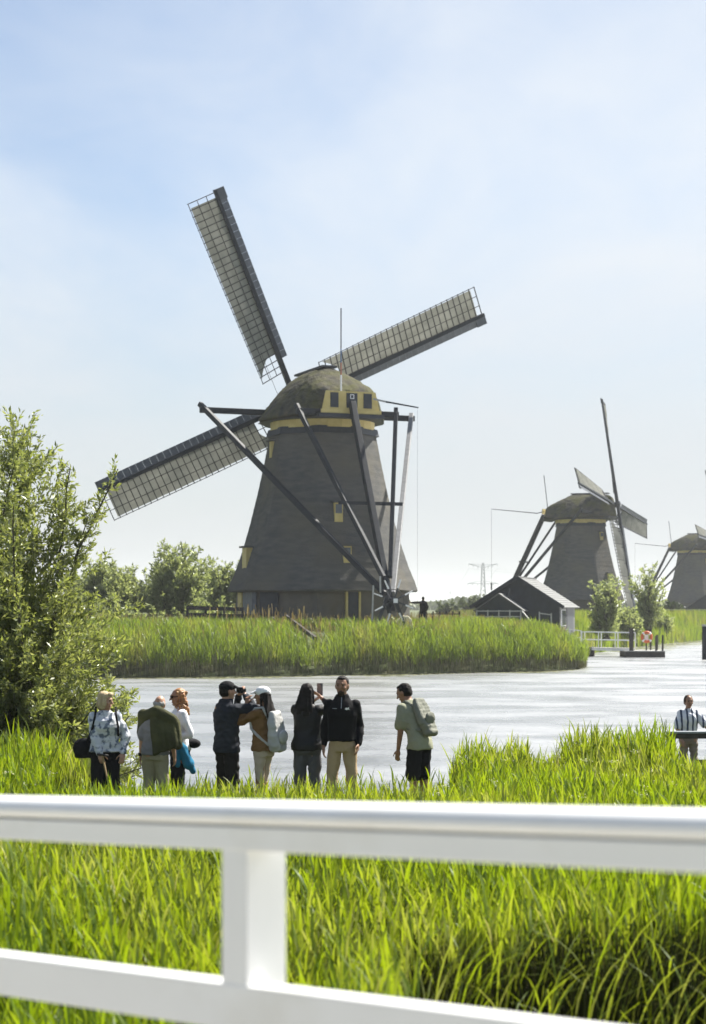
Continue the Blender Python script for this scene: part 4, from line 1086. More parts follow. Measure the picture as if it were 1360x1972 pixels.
# white umbels scattered among the reeds on the right
M_umbel = leaf_mat('white_umbels', [(0.6, 0.6, 0.52), (0.7, 0.7, 0.64)], trans=0.3, gloss=0.0)
cx_ = g.uniform(1.0, 5.5, 90); cy_ = g.uniform(19, 26.5, 90); cx_ = np.concatenate([cx_, g.uniform(-4.2, -2.2, 14)]); cy_ = np.concatenate([cy_, g.uniform(19, 23, 14)])
ch_ = ground_z(cx_, cy_) + near_h(cx_, cy_) * g.uniform(0.55, 0.92, len(cx_))
P = np.repeat(np.stack([cx_, cy_, ch_], 1), 16, axis=0) + g.normal(size=(len(cx_) * 16, 3)) * np.array([0.045, 0.045, 0.012])
tag(leaves_mesh('white_umbels', P, g.normal(size=(len(P), 3)) * np.array([1, 1, 0.2]), 0.026, 0.022, M_umbel, seed=108), kind='stuff')
# long drooping grass in front of the shaded edge on the right
x = g.uniform(0.3, 3.2, 300); y = g.uniform(9.7, 10.4, 300)
P = np.stack([x, y, ground_z(x, y) + g.uniform(0, 0.35, len(x))], 1)
tag(blades('drooping_grass', P, g.uniform(0.6, 1.05, len(x)), g.uniform(0.008, 0.016, len(x)), np.where(g.random(len(x)) < 0.7, g.normal(-0.2, 0.6, len(x)), g.uniform(0, 6.28, len(x))), g.uniform(0.05, 0.35, len(x)), g.uniform(0.9, 2.3, len(x)), 6, M_reed, seed=105, rnd=0.45 + 0.4 * g.random(len(x))), kind='stuff')
# trampled short grass where people stand
x, y = scatter(-4.2, 1.6, 21.8, 27.5, 260, g)
P = np.stack([x, y, ground_z(x, y)], 1)
tag(blades('trodden_grass', P, g.uniform(0.06, 0.22, len(x)), 0.012, g.uniform(0, 6.28, len(x)), g.uniform(0, 0.5, len(x)), g.uniform(0.2, 1.4, len(x)), 2, M_reed, seed=106), kind='stuff')
# ------------------------------------------------------------------ people
M_skin = mat('light_skin', (0.42, 0.245, 0.165), (0.36, 0.20, 0.13), scale=9, rough=0.5, spec=0.35)
M_skin2 = mat('tan_skin', (0.30, 0.165, 0.10), (0.25, 0.13, 0.08), scale=9, rough=0.5, spec=0.35)
M_eye = mat('dark_eye', (0.02, 0.016, 0.014), rough=0.2)
M_brow = mat('brow', (0.05, 0.032, 0.022), rough=0.9)
M_lip = mat('lips', (0.30, 0.105, 0.085), rough=0.5)
def cloth_mat(name, c, c2=None, **k):
    k.setdefault('scale', 5); k.setdefault('rough', 0.9); k.setdefault('bump', 0.35); k.setdefault('bscale', 14); k.setdefault('spec', 0.15)
    return mat(name, c, c2, **k)
M_hair_blond = cloth_mat('blond_grey_hair', (0.52, 0.42, 0.26), (0.34, 0.26, 0.15), scale=18, stretch=(3, 3, 0.5), rough=0.7, spec=0.2)
M_hair_grey = cloth_mat('grey_hair', (0.36, 0.35, 0.33), (0.24, 0.23, 0.22), scale=20, rough=0.6)
M_hair_red = cloth_mat('reddish_blond_hair', (0.40, 0.19, 0.075), (0.22, 0.095, 0.035), scale=16, rough=0.5, spec=0.4, c3=(0.5, 0.32, 0.13), c3scale=9)
M_hair_black = cloth_mat('black_hair', (0.020, 0.017, 0.016), (0.012, 0.010, 0.010), scale=20, rough=0.7, spec=0.12)
M_hair_brown = cloth_mat('dark_brown_hair', (0.055, 0.035, 0.022), (0.03, 0.02, 0.013), scale=20, rough=0.7, spec=0.15)
M_black = cloth_mat('black_cloth', (0.013, 0.013, 0.015), (0.008, 0.008, 0.010))
M_leather = cloth_mat('black_leather', (0.016, 0.016, 0.018), (0.010, 0.010, 0.011), rough=0.55, spec=0.25)
M_shoe = cloth_mat('dark_shoe', (0.03, 0.026, 0.024)); M_shoe_w = cloth_mat('pale_shoe', (0.6, 0.58, 0.55))

PENDING = []
def soft(name, mb, voxel, m, parent, smooth=4, wrinkle=0.0, wfreq=11.0, seed=0):
    """the united shapes become one continuous smooth skin"""
    o = mb.build(name, m, parent)
    r = o.modifiers.new('skin', 'REMESH'); r.mode = 'VOXEL'; r.voxel_size = voxel
    s = o.modifiers.new('soft', 'SMOOTH'); s.iterations = smooth; s.factor = 0.5
    PENDING.append((o, m, wrinkle, wfreq, seed)); return o
def flush_soft():
    dg = bpy.context.evaluated_depsgraph_get()
    for o, m, wr, wf, seed in PENDING:
        me = bpy.data.meshes.new_from_object(o.evaluated_get(dg))
        n = len(me.vertices)
        if wr:
            co = np.empty(n * 3, np.float32); me.vertices.foreach_get('co', co); co = co.reshape(-1, 3)
            no = np.empty(n * 3, np.float32); me.vertices.foreach_get('normal', no); no = no.reshape(-1, 3)
            g = np.random.default_rng(seed); d = np.zeros(n)
            for k in range(7):
                kv = g.normal(size=3) * wf * (0.6 + 0.25 * k); kv[2] *= 1.25
                d += np.sin(co @ kv + g.uniform(0, 6.28)) * (0.55 if k < 3 else 0.4)
            d = 0.5 - np.abs(d / 1.6)
            co = co + no * (d * wr)[:, None]
            me.vertices.foreach_set('co', co.astype(np.float32).ravel())
        me.polygons.foreach_set('use_smooth', np.ones(len(me.polygons), bool))
        me.materials.clear(); me.materials.append(m)
        o.modifiers.clear(); o.data = me; me.update()
    PENDING.clear()

def ik(S, T, l1, l2, hint):
    S, T = Vector(S), Vector(T); d = T - S; L = min(d.length, (l1 + l2) * 0.995); dn = d.normalized()
    T = S + dn * L
    a = (l1 * l1 - l2 * l2 + L * L) / (2 * L); h = math.sqrt(max(l1 * l1 - a * a, 0))
    hv = Vector(hint); hv = hv - dn * hv.dot(dn); hv = hv.normalized() if hv.length > 1e-5 else dn.orthogonal().normalized()
    return S + dn * a + hv * h, T

def hand(mb, wrist, d, n, side, curl=0.35, s=1.0):
    """palm, four jointed fingers and a thumb; d points along the hand, n out of the palm, side +1 right / -1 left"""
    d = Vector(d).normalized(); n = Vector(n); n = (n - d * n.dot(d)).normalized(); c = d.cross(n) * side   # c: towards the thumb
    w = Vector(wrist)
    M = Matrix((c, d, n)).transposed()
    mb.ellipsoid(w + d * 0.048 * s, (0.043 * s, 0.056 * s, 0.019 * s), M)
    for i, ln in enumerate((0.074, 0.082, 0.076, 0.060)):
        b = w + d * 0.088 * s + c * (0.030 - 0.020 * i) * s
        dd = (d + c * (0.10 - 0.07 * i)).normalized()
        for j, q in enumerate((0.45, 0.32, 0.25)):
            ang = curl * (0.7 + 0.5 * j)
            dd = (dd * math.cos(ang) + n * math.sin(ang)).normalized()
            e = b + dd * ln * q * s
            mb.capsule(b, e, (0.0098 - 0.0008 * j) * s, (0.0092 - 0.0010 * j) * s, 7); b = e
    b = w + c * 0.026 * s + d * 0.025 * s; dd = (c * 0.75 + d * 0.65 + n * 0.30).normalized()
    for j, q in enumerate((0.038, 0.032, 0.026)):
        e = b + dd * q * s
        mb.capsule(b, e, (0.0125 - 0.001 * j) * s, (0.0115 - 0.0012 * j) * s, 7); b = e
        dd = (dd + d * 0.35 + n * 0.25 * curl - c * 0.12).normalized()

def person(label, loc, H, yaw, head=(0, 0), lean=(0, 0), hands=None, hint=None, curl=(0.4, 0.4), palm=None, skin=None, top=None, sleeve=1.0, hem=0.92, loose=0.016, bottom=None, leg_len=1.0, leg_w=1.0,
           hair='short', hairm=None, cap=None, female=False, shoes=None, feet=(0.12, 0.0), face=True, voxel=0.0085, build=1.0, wr=0.017, seed=1, collar=False, group='visitors watching the windmills'):
    """standing figure; local axes: +x its right side, +y forward; yaw 0 faces +Y, positive turns to +X"""
    s = H * 0.97 / 1.75
    root = thing('person', label, 'person', loc, -yaw, group)
    hands = hands or {}; hint = hint or {}; palm = palm or {}
    lf, ls = lean
    Rl = Matrix.Rotation(-lf, 3, 'X') @ Matrix.Rotation(ls, 3, 'Y')
    piv = Vector((0, 0, 0.96))
    def T(p):
        p = Vector(p)
        if p.z > 0.9:
            k = min(1, (p.z - 0.9) / 0.18)
            p = p.lerp(piv + Rl @ (p - piv), k)
        return p * s
    def ring(z, rx, ry, oy=0.0, n=18, p=2.15):
        out_ = []
        for k in range(n):
            a = 2 * math.pi * k / n; ca, sa = math.cos(a), math.sin(a)
            out_.append(T((math.copysign(abs(ca) ** (2 / p), ca) * rx, oy + math.copysign(abs(sa) ** (2 / p), sa) * ry, z)))
        return out_
    b = build
    if female:
        tor = [(0.86, .168, .118, -.01), (0.95, .172, .120, -.012), (1.06, .142, .100, 0), (1.16, .138, .098, .005), (1.27, .150, .118, .018), (1.36, .148, .106, .008), (1.42, .118, .084, -.005), (1.465, .078, .068, -.012), (1.51, .052, .055, -.012)]
        sw = 0.150
    else:
        tor = [(0.86, .160, .112, -.005), (0.95, .162, .112, 0), (1.06, .152, .106, 0), (1.16, .155, .108, .003), (1.27, .172, .120, .008), (1.36, .170, .116, .003), (1.42, .140, .094, -.005), (1.465, .092, .074, -.012), (1.51, .058, .060, -.010)]
        sw = 0.164
    tor = [(z, rx * b, ry * b, oy) for z, rx, ry, oy in tor]
    sw *= (0.5 + 0.5 * b)
    hipx = 0.088
    body = MB(); body.loft([ring(*q) for q in tor])
    # legs
    fx, fy = feet
    legs = []
    for sd in (-1, 1):
        hp = Vector((sd * hipx, 0, 0.90)); an = Vector((sd * fx, fy * sd, 0.085)); kn = hp.lerp(an, 0.52) + Vector((0, 0.025, 0)); legs.append((hp, kn, an, sd))
        body.capsule(hp * s, kn * s, .086 * s * b, .056 * s * b); body.capsule(kn * s, an * s, .056 * s, .038 * s)
        body.capsule(kn.lerp(an, 0.1) * s + Vector((0, -.018, 0)), kn.lerp(an, 0.55) * s + Vector((0, -.01, 0)), .05 * s, .042 * s)
        body.ellipsoid((an + Vector((sd * 0.01, 0.06, -0.045))) * s, (.045 * s, .125 * s, .04 * s))
    # arms
    arms = []; wr_pts = {}
    for sd, key in ((-1, 'L'), (1, 'R')):
        S = T((sd * sw, -0.01, 1.405))
        tg = hands.get(key, (sd * 0.27, 0.02, 0.80)); tg = Vector(tg) * s
        E, Wp = ik(S, tg, 0.295 * s, 0.255 * s, Vector(hint.get(key, (sd * 0.5, -1, 0))))
        arms.append((S, E, Wp, sd)); wr_pts[key] = Wp
        body.capsule(S, E, .052 * s * b, .040 * s * b); body.capsule(E, Wp, .041 * s * b, .027 * s)
        body.ellipsoid(S, (.050 * s,) * 3)
        fd = (Wp - E).normalized()
        pn = Vector(palm.get(key, (-sd * 1.0, 0.15, 0)))
        hand(body, Wp, fd, pn, 1 if sd > 0 else -1, curl[0 if sd < 0 else 1], s)
    # head and neck
    neck0 = T((0, -0.012, 1.47)); hc = T((0, 0.012, 1.638))
    Rh = (Rl if abs(lf) < 0.3 else Matrix.Rotation(-lf * 0.55, 3, 'X')) @ Matrix.Rotation(-head[0], 3, 'Z') @ Matrix.Rotation(-head[1], 3, 'X')
    sh = s * 1.05
    hp_ = lambda x, y, z: hc + Rh @ (Vector((x, y, z)) * sh)
    body.capsule(neck0, hp_(0, -0.022, -0.06), .058 * s * (0.9 if female else 1.05), .052 * s * (0.9 if female else 1.05))
    body.ellipsoid(hp_(0, 0, 0.008), (.074 * sh, .094 * sh, .102 * sh), Rh)
    body.ellipsoid(hp_(0, .026, -.055), (.058 * sh, .060 * sh, .062 * sh), Rh)
    body.ellipsoid(hp_(0, .058, -.098), (.030 * sh, .026 * sh, .020 * sh), Rh)
    body.capsule(hp_(0, .090, .006), hp_(0, .112, -.034), .009 * sh, .0145 * sh, 8)
    body.capsule(hp_(-.02, .083, .024), hp_(.02, .083, .024), .014 * sh, .014 * sh, 8)
    for sd in (-1, 1):
        body.ellipsoid(hp_(sd * .076, -.006, -.012), (.011 * sh, .020 * sh, .032 * sh), Rh)
        body.ellipsoid(hp_(sd * .038, .060, -.028), (.026 * sh, .026 * sh, .024 * sh), Rh)
    bo = soft('body', body, voxel * s, skin, root, 3)
    if face:
        for sd in (-1, 1):
            MB().ellipsoid(hp_(sd * .031, .083, .003), (.0125 * sh, .009 * sh, .0075 * sh), Rh, 8, 6).build('eye', M_eye, root, True)
            MB().capsule(hp_(sd * .016, .094, .024), hp_(sd * .046, .082, .024), .0055 * sh, .004 * sh, 6).build('eyebrow', hairm or M_brow, root, True)
        MB().capsule(hp_(-.022, .082, -.067), hp_(.022, .082, -.067), .0075 * sh, .0075 * sh, 6).build('mouth', M_lip, root, True)
    # clothes
    if top:
        t = MB(); lo_ = loose
        zs = [q for q in tor if q[0] > hem + 0.02]
        base = np.array(tor); r0 = [np.interp(hem, base[:, 0], base[:, k]) for k in (1, 2, 3)] if hem > 0.86 else [tor[0][1] * 1.0, tor[0][2] * 1.0, tor[0][3]]
        rings = [ring(hem, r0[0] + lo_ * 1.3, r0[1] + lo_ * 1.3, r0[2])]
        for (z, rx, ry, oy) in zs[:-1]:
            k = lo_ if z < 1.4 else lo_ * 0.7
            rings.append(ring(z, rx + k, ry + k, oy))
        z, rx, ry, oy = zs[-1]
        rings.append(ring(z + (0.02 if collar else -0.012), rx + 0.014, ry + 0.014, oy))
        t.loft(rings)
        for S, E, Wp, sd in arms:
            t.ellipsoid(S, ((.053 + lo_ * 0.4) * s,) * 3)
            if sleeve > 0.5:
                q = (sleeve - 0.5) * 2
                t.capsule(S, E, (.053 + lo_ * 0.45) * s * b, (.045 + lo_ * 0.5) * s * b); t.capsule(E, E.lerp(Wp, q * 0.98), (.045 + lo_ * 0.5) * s * b, (.034 + lo_ * 0.35) * s)
            else:
                t.capsule(S, S.lerp(E, sleeve * 2), (.054 + lo_ * 0.5) * s * b, (.052 + lo_ * 1.0) * s * b)
        soft('top', t, 0.011 * s, top, root, 4, wr, 13, seed)
    if bottom:
        t = MB(); w = leg_w
        t.loft([ring(z, rx + 0.010, ry + 0.010, oy) for z, rx, ry, oy in ((0.82, tor[0][1] * 0.97, tor[0][2] * 0.98, tor[0][3]), tor[0], tor[1], (1.02, tor[1][1] * 0.95, tor[1][2] * 0.95, tor[1][3]))])
        for hp, kn, an, sd in legs:
            if leg_len > 0.5:
                t.capsule(hp * s, kn * s, .094 * s * b, .070 * s * w * b); t.capsule(kn * s, kn.lerp(an, (leg_len - 0.5) * 2) * s, .070 * s * w * b, .056 * s * w)
            else:
                t.capsule(hp * s, hp.lerp(kn, leg_len * 2) * s, .096 * s * b, .088 * s * w * b)
        soft('trousers', t, 0.012 * s, bottom, root, 4, wr, 10, seed + 7)
    for hp, kn, an, sd in legs:
        q = MB().ellipsoid((an + Vector((sd * 0.01, 0.055, -0.04))) * s, (.054 * s, .142 * s, .046 * s)); q.ellipsoid((an + Vector((0, -0.02, -0.02))) * s, (.05 * s, .06 * s, .06 * s))
        soft('shoe', q, 0.012 * s, shoes or M_shoe, root, 3)
    # hair
    g = np.random.default_rng(seed + 99)
    if hair:
        h = MB(); E_ = lambda c, r: h.ellipsoid(hp_(*c), [x * sh for x in r], Rh)
        if hair == 'bald':
            for sd in (-1, 1): E_((sd * .062, -.028, -.005), (.019, .055, .04))
            E_((0, -.072, -.015), (.062, .028, .045))
        else:
            E_((0, -.022, .030), (.082, .090, .088)); E_((0, -.040, -.015), (.080, .068, .070))
        if hair == 'short': E_((0, .024, .082), (.050, .052, .026))
        if hair == 'bob':
            E_((0, -.02, .045), (.092, .095, .085))
            for sd in (-1, 1): E_((sd * .072, -.005, -.03), (.030, .062, .090))
            E_((0, -.065, -.045), (.088, .048, .085)); E_((-.02, .062, .085), (.062, .038, .032))
        if hair == 'long':
            for k in range(26):
                x = g.uniform(-.085, .085); h.capsule(hp_(x * 0.8, -.065 + g.normal() * 0.012, 0.02), hp_(x * 1.25 + g.normal() * .015, -.115 - 0.03 * g.random(), -.18 - .13 * g.random()), .026 * sh, .014 * sh, 7)
            for sd in (-1, 1): h.capsule(hp_(sd * .075, -.01, .02), hp_(sd * .095, -.03, -.19), .018 * sh, .012 * sh, 7)
        if hair == 'curly':
            for k in range(150):
                a = g.uniform(-3.0, 3.0); z = g.uniform(-.23, .075)
                if abs(a) < 0.95 and z < 0.07: a = math.copysign(g.uniform(1.0, 2.6), a)
                r_ = .076 + .036 * max(0, -z / .2) + g.uniform(-.01, .018)
                h.ellipsoid(hp_(math.sin(a) * r_, math.cos(a) * r_ * 1.02 - .018, z), (g.uniform(.013, .023) * sh,) * 3, None, 8, 6)
        if hair == 'bun':
            h.ellipsoid(hp_(0, -.125, .03), (.04 * sh,) * 3)
            for sd in (-1, 1): E_((sd * .068, -.01, .01), (.018, .05, .045))
        soft('hair', h, 0.008 * sh, hairm, root, 2, 0.006, 45, seed)
    if cap:
        c = MB(); c.ellipsoid(hp_(0, -.008, .045), (.088 * sh, .105 * sh, .080 * sh), Rh)
        vis = []
        for k in range(9):
            a = math.pi * (0.14 + 0.72 * k / 8)
            vis.append((math.cos(a) * .080, math.sin(a) * .155 + 0.018, .046 - 0.022 * math.sin(a) - .010 * abs(math.cos(a))))
        inn = [(x * 0.9, y * 0.35 + 0.04, .060) for x, y, z in vis]
        c.loft([[hp_(*p) for p in vis] , [hp_(*p) for p in inn]], close=False, cap=False)
        c2 = MB(); c2.loft([[hp_(x, y, z - 0.006) for x, y, z in vis] + [hp_(x, y, z + 0.006) for x, y, z in vis[::-1]], [hp_(x, y, z - 0.006) for x, y, z in inn] + [hp_(x, y, z + 0.006) for x, y, z in inn[::-1]]])
        dome = MB(); dome.ellipsoid(hp_(0, -.008, .048), (.088 * sh, .106 * sh, .078 * sh), Rh)
        dome.v += []; 
        n0 = len(dome.v); dome.v += c2.v; dome.f += [tuple(i + n0 for i in f) for f in c2.f]
        soft('cap', dome, 0.007 * sh, cap, root, 2)
    info = dict(root=root, s=s, T=T, hp=hp_, wrist=wr_pts, arms=arms, Rh=Rh, tor=tor, ring=ring)
    Mw = Matrix.Translation(loc) @ Matrix.Rotation(-yaw, 4, 'Z')
    info['W'] = lambda p: Mw @ Vector(p)
    info['yaw'] = yaw
    return info

def strap(name, label, pts, w, m, group=None, loc=None, parent=None):
    mb = MB()
    for a, c in zip(pts[:-1], pts[1:]): mb.beam(a, c, w, 0.012)
    return mb.build(name, m, parent)

def place(px, d): return (px - 680) / 3575.0 * d

# 1 - elderly woman with a stick
M_floral = cloth_mat('patterned_sweater', (0.62, 0.63, 0.65), (0.46, 0.48, 0.52), scale=7, c3=(0.13, 0.155, 0.21), c3scale=15, c3lo=0.50, c3hi=0.60)
d1 = 23.05; x1 = place(203, d1); z1 = gz(x1, d1)
p1 = person('blond bobbed woman in a pale patterned sweater and black trousers leaning on a stick', (x1, d1, z1), 1.60, R(168), head=(R(-58), R(3)), hands={'R': (0.09, 0.20, 0.90), 'L': (-0.235, 0.13, 0.91)},
            hint={'R': (1, -0.5, 0), 'L': (-1, -0.6, 0)}, palm={'R': (-0.5, -0.2, -1), 'L': (0.2, -0.3, -1)}, curl=(0.5, 0.95), skin=M_skin, top=M_floral, sleeve=0.97, hem=0.93, loose=0.030, bottom=M_black, leg_w=1.25, hair='bob', hairm=M_hair_blond, female=True, build=1.16, seed=3)
w_ = p1['W'](p1['wrist']['R'])
hnd = w_ + Vector((0.05, -0.03, -0.085))
stick = thing('walking_stick', 'thin wooden walking stick held by the blond woman in the patterned sweater', 'walking stick', hnd)
MB().tube([(-0.015, 0, 0.07), (0, 0, 0), (0.20, -0.30, -(hnd.z - gz(x1 + 0.2, d1 - 0.5)))], [0.014, 0.013, 0.009], 8).build('shaft', mat('stick_wood', (0.32, 0.22, 0.10)), stick)
MB().capsule((-0.07, 0.0, 0.085), (0.05, 0, 0.07), 0.016, 0.014).build('grip', M_darkwood, stick, True)
bag = thing('shoulder_bag', 'black shoulder bag hanging at the hip of the blond woman with the stick', 'bag', (x1 - 0.27, d1 + 0.02, z1 + 0.86))
q = MB(); q.ellipsoid((0, 0, 0), (0.14, 0.09, 0.13)); q.box((0, 0, -0.02), (0.22, 0.12, 0.2)); soft('pouch', q, 0.014, M_black, bag, 4, 0.006, 14, 5)
MB().tube([(0.05, -0.09, 0.08), (0.13, -0.155, 0.26), (0.16, -0.135, 0.42), (0.155, -0.03, 0.51), (0.14, 0.10, 0.42), (0.06, 0.1, 0.1)], 0.014, 6).build('strap', M_black, bag)
MB().tube([(0.40, -0.02, 0.51), (0.415, -0.125, 0.42), (0.445, -0.15, 0.28), (0.44, -0.08, 0.16)], 0.014, 6).build('strap', M_black, bag)

# 2 - bald man with a green jacket thrown over his shoulders
M_greytee = cloth_mat('grey_tee', (0.20, 0.20, 0.205), (0.15, 0.15, 0.155)); M_khaki = cloth_mat('khaki_cloth', (0.33, 0.30, 0.20), (0.26, 0.235, 0.155)); M_green = cloth_mat('olive_jacket', (0.080, 0.080, 0.036), (0.036, 0.038, 0.020))
d2 = 23.3; x2 = place(299, d2); z2 = gz(x2, d2)
p2 = person('balding grey haired man seen from behind with an olive jacket thrown over his shoulders', (x2, d2, z2), 1.56, R(12), head=(R(4), R(6)), lean=(R(5), R(4)), hands={'L': (-0.24, 0.03, 0.80), 'R': (0.26, 0.10, 0.86)},
            skin=M_skin, top=M_greytee, sleeve=0.42, hem=0.90, loose=0.022, bottom=M_khaki, leg_len=1.0, leg_w=1.2, hair='bald', hairm=M_hair_grey, build=1.13, seed=8, face=False)
jk = MB(); T2 = p2['T']
sp = lambda x, y, z: T2((x, y, z))
jk.capsule(sp(-0.20, -0.06, 1.44), sp(0.02, -0.11, 1.52), 0.075, 0.075); jk.capsule(sp(0.02, -0.11, 1.52), sp(0.22, -0.05, 1.40), 0.075, 0.085)
jk.capsule(sp(-0.21, -0.05, 1.45), sp(-0.265, -0.03, 1.19), 0.075, 0.035)
for k in range(8):
    f_ = k / 7; xa = -0.05 + 0.29 * f_; xb = 0.05 + 0.28 * f_
    rr_ = 0.048 if k % 2 else 0.036
    jk.capsule(sp(xa, -0.115 + 0.045 * f_, 1.45 - 0.06 * f_), sp((xa + xb) / 2, -0.165 + 0.05 * f_, 1.22), rr_, rr_ * 0.9)
    jk.capsule(sp((xa + xb) / 2, -0.165 + 0.05 * f_, 1.22), sp(xb, -0.165 + 0.06 * f_, 0.92 + 0.13 * f_), rr_ * 0.9, rr_ * 0.7)
jk.capsule(sp(0.24, -0.02, 1.36), sp(0.345, -0.04, 1.06), 0.09, 0.06)
soft('draped_jacket', jk, 0.012, M_green, p2['root'], 1, 0.016, 11, 12)
wl = p2['wrist']['L']; fl = (p2['arms'][0][1] - wl).normalized()
MB().tube([wl + fl * 0.0, wl + fl * 0.035], 0.037, 10).build('watch', M_black, p2['root'])

# 3 - woman in white, reddish curls, sunglasses
M_whitetop = cloth_mat('white_knit', (0.74, 0.74, 0.76), (0.66, 0.66, 0.69)); M_blue = cloth_mat('teal_blue_cloth', (0.030, 0.20, 0.34), (0.018, 0.12, 0.22)); M_navy = cloth_mat('dark_navy_cloth', (0.018, 0.019, 0.026))
d3 = 23.75; x3 = place(345, d3); z3 = gz(x3, d3)
p3 = person('woman with reddish curls and sunglasses in a white long sleeved top facing left', (x3, d3, z3), 1.66, R(-108), head=(R(2), R(2)), hands={'L': (-0.15, 0.13, 1.06), 'R': (0.16, 0.22, 1.08)}, hint={'L': (-0.45, -1, 0.0), 'R': (0.8, -0.8, 0)}, palm={'L': (0.6, -0.4, 0.2)},
            skin=M_skin2, top=M_whitetop, sleeve=0.97, hem=0.90, loose=0.022, bottom=M_navy, hair='curly', hairm=M_hair_red, female=True, build=1.06, seed=15)
hp3 = p3['hp']; s3 = p3['s']
gl_ = MB()
for sd in (-1, 1):
    gl_.ellipsoid(hp3(sd * .033, .092, .004), (.027, .010, .020), p3['Rh']); gl_.capsule(hp3(sd * .06, .085, .008), hp3(sd * .078, -.005, .008), .005, .005, 6)
gl_.capsule(hp3(-.012, .10, .006), hp3(.012, .10, .006), .005, .005, 6)
gl_.build('sunglasses', M_black, p3['root'], True)
bj = thing('blue_jacket', 'bright blue jacket held under the arm of the woman in white', 'jacket', (x3, d3, z3))
q = MB(); W3 = lambda p: p3['W'](Vector(p) * s3) - Vector((x3, d3, z3))
q.capsule(W3((-0.16, 0.16, 1.15)), W3((0.05, 0.22, 1.13)), 0.085, 0.07); q.capsule(W3((-0.10, 0.17, 1.08)), W3((0.04, 0.2, 1.06)), 0.06, 0.06)
soft('bundle', q, 0.014, M_blue, bj, 3, 0.012, 14, 17)
tw = MB()
tw.capsule(W3((-0.17, 0.02, 1.00)), W3((-0.21, -0.09, 0.72)), 0.045, 0.075); tw.capsule(W3((-0.19, -0.04, 0.95)), W3((-0.21, -0.15, 0.62)), 0.03, 0.05); tw.capsule(W3((-0.18, 0.08, 1.0)), W3((-0.19, 0.06, 0.70)), 0.03, 0.035)
tb = thing('blue_cloth', 'blue cloth hanging from the waist of the woman in white', 'jacket', (x3, d3, z3))
soft('cloth', tw, 0.013, M_blue, tb, 3, 0.010, 14, 18)
wbag = thing('waist_bag', 'small black waist bag behind the elbow of the woman in white', 'bag', (x3, d3, z3))
q = MB(); q.ellipsoid(W3((-0.10, -0.19, 0.99)), (0.09, 0.09, 0.06)); q.ellipsoid(W3((-0.05, -0.17, 1.0)), (0.1, 0.07, 0.06)); soft('pouch', q, 0.014, M_black, wbag, 3)

# 4 - man with a black cap looking through his camera
M_darkjacket = cloth_mat('charcoal_jacket', (0.034, 0.038, 0.047), (0.020, 0.023, 0.030)); M_darktr = cloth_mat('dark_brown_trousers', (0.026, 0.023, 0.022), (0.016, 0.015, 0.014))
d4 = 23.4; x4 = place(437, d4); z4 = gz(x4, d4)
p4 = person('man in a charcoal jacket and black cap holding a camera up to his eyes', (x4, d4, z4), 1.75, R(52), head=(R(10), R(-2)), hands={'L': (-0.055, 0.235, 1.585), 'R': (0.065, 0.235, 1.585)}, hint={'L': (-0.7, 0.2, -1), 'R': (0.9, 0.35, -0.8)}, palm={'L': (0.8, 0.3, 0.2), 'R': (-0.8, 0.3, 0.2)}, curl=(0.7, 0.7),
            skin=M_skin, top=M_darkjacket, sleeve=0.95, hem=0.84, loose=0.027, bottom=M_darktr, leg_w=1.25, hair='short', hairm=M_hair_black, cap=M_black, seed=22, collar=True, build=1.08)
cw = p4['W'](p4['hp'](0.0, 0.165, 0.0))
cm = thing('camera_device', 'small black camera held to the eyes of the man in the black cap', 'camera', cw, -R(52) - R(10))
MB().box((0, 0, 0), (0.12, 0.05, 0.075)).build('camera_body', M_black, cm, bevel=0.008)
MB().tube([(0, 0.02, 0), (0, 0.075, 0)], 0.032, 14).build('lens', M_leather, cm)

# 5 - woman with a white cap, long black hair and a pale backpack
M_rust = cloth_mat('rust_brown_knit', (0.20, 0.115, 0.050), (0.145, 0.080, 0.034)); M_beige = cloth_mat('beige_cloth', (0.50, 0.42, 0.33), (0.42, 0.345, 0.265)); M_capw = cloth_mat('white_cap_cloth', (0.78, 0.78, 0.78), (0.72, 0.72, 0.73)); M_pack = cloth_mat('pale_grey_nylon', (0.46, 0.46, 0.45), (0.36, 0.36, 0.355), rough=0.6)
d5 = 23.3; x5 = place(507, d5); z5 = gz(x5, d5)
p5 = person('woman with a white cap and long dark hair in a rust brown top', (x5, d5, z5), 1.67, R(-62), head=(R(-8), R(-2)), hands={'L': (-0.05, 0.24, 1.52), 'R': (0.08, 0.25, 1.50)}, hint={'L': (-0.3, 0.75, -1), 'R': (0.5, 0.5, -1)}, palm={'L': (0.8, -0.3, 0.1)}, curl=(0.5, 0.5),
            skin=M_skin2, top=M_rust, sleeve=0.86, hem=0.90, loose=0.028, bottom=M_beige, leg_w=0.92, hair='long', hairm=M_hair_black, cap=M_capw, female=True, seed=29, shoes=M_shoe_w, feet=(0.07, 0.03))
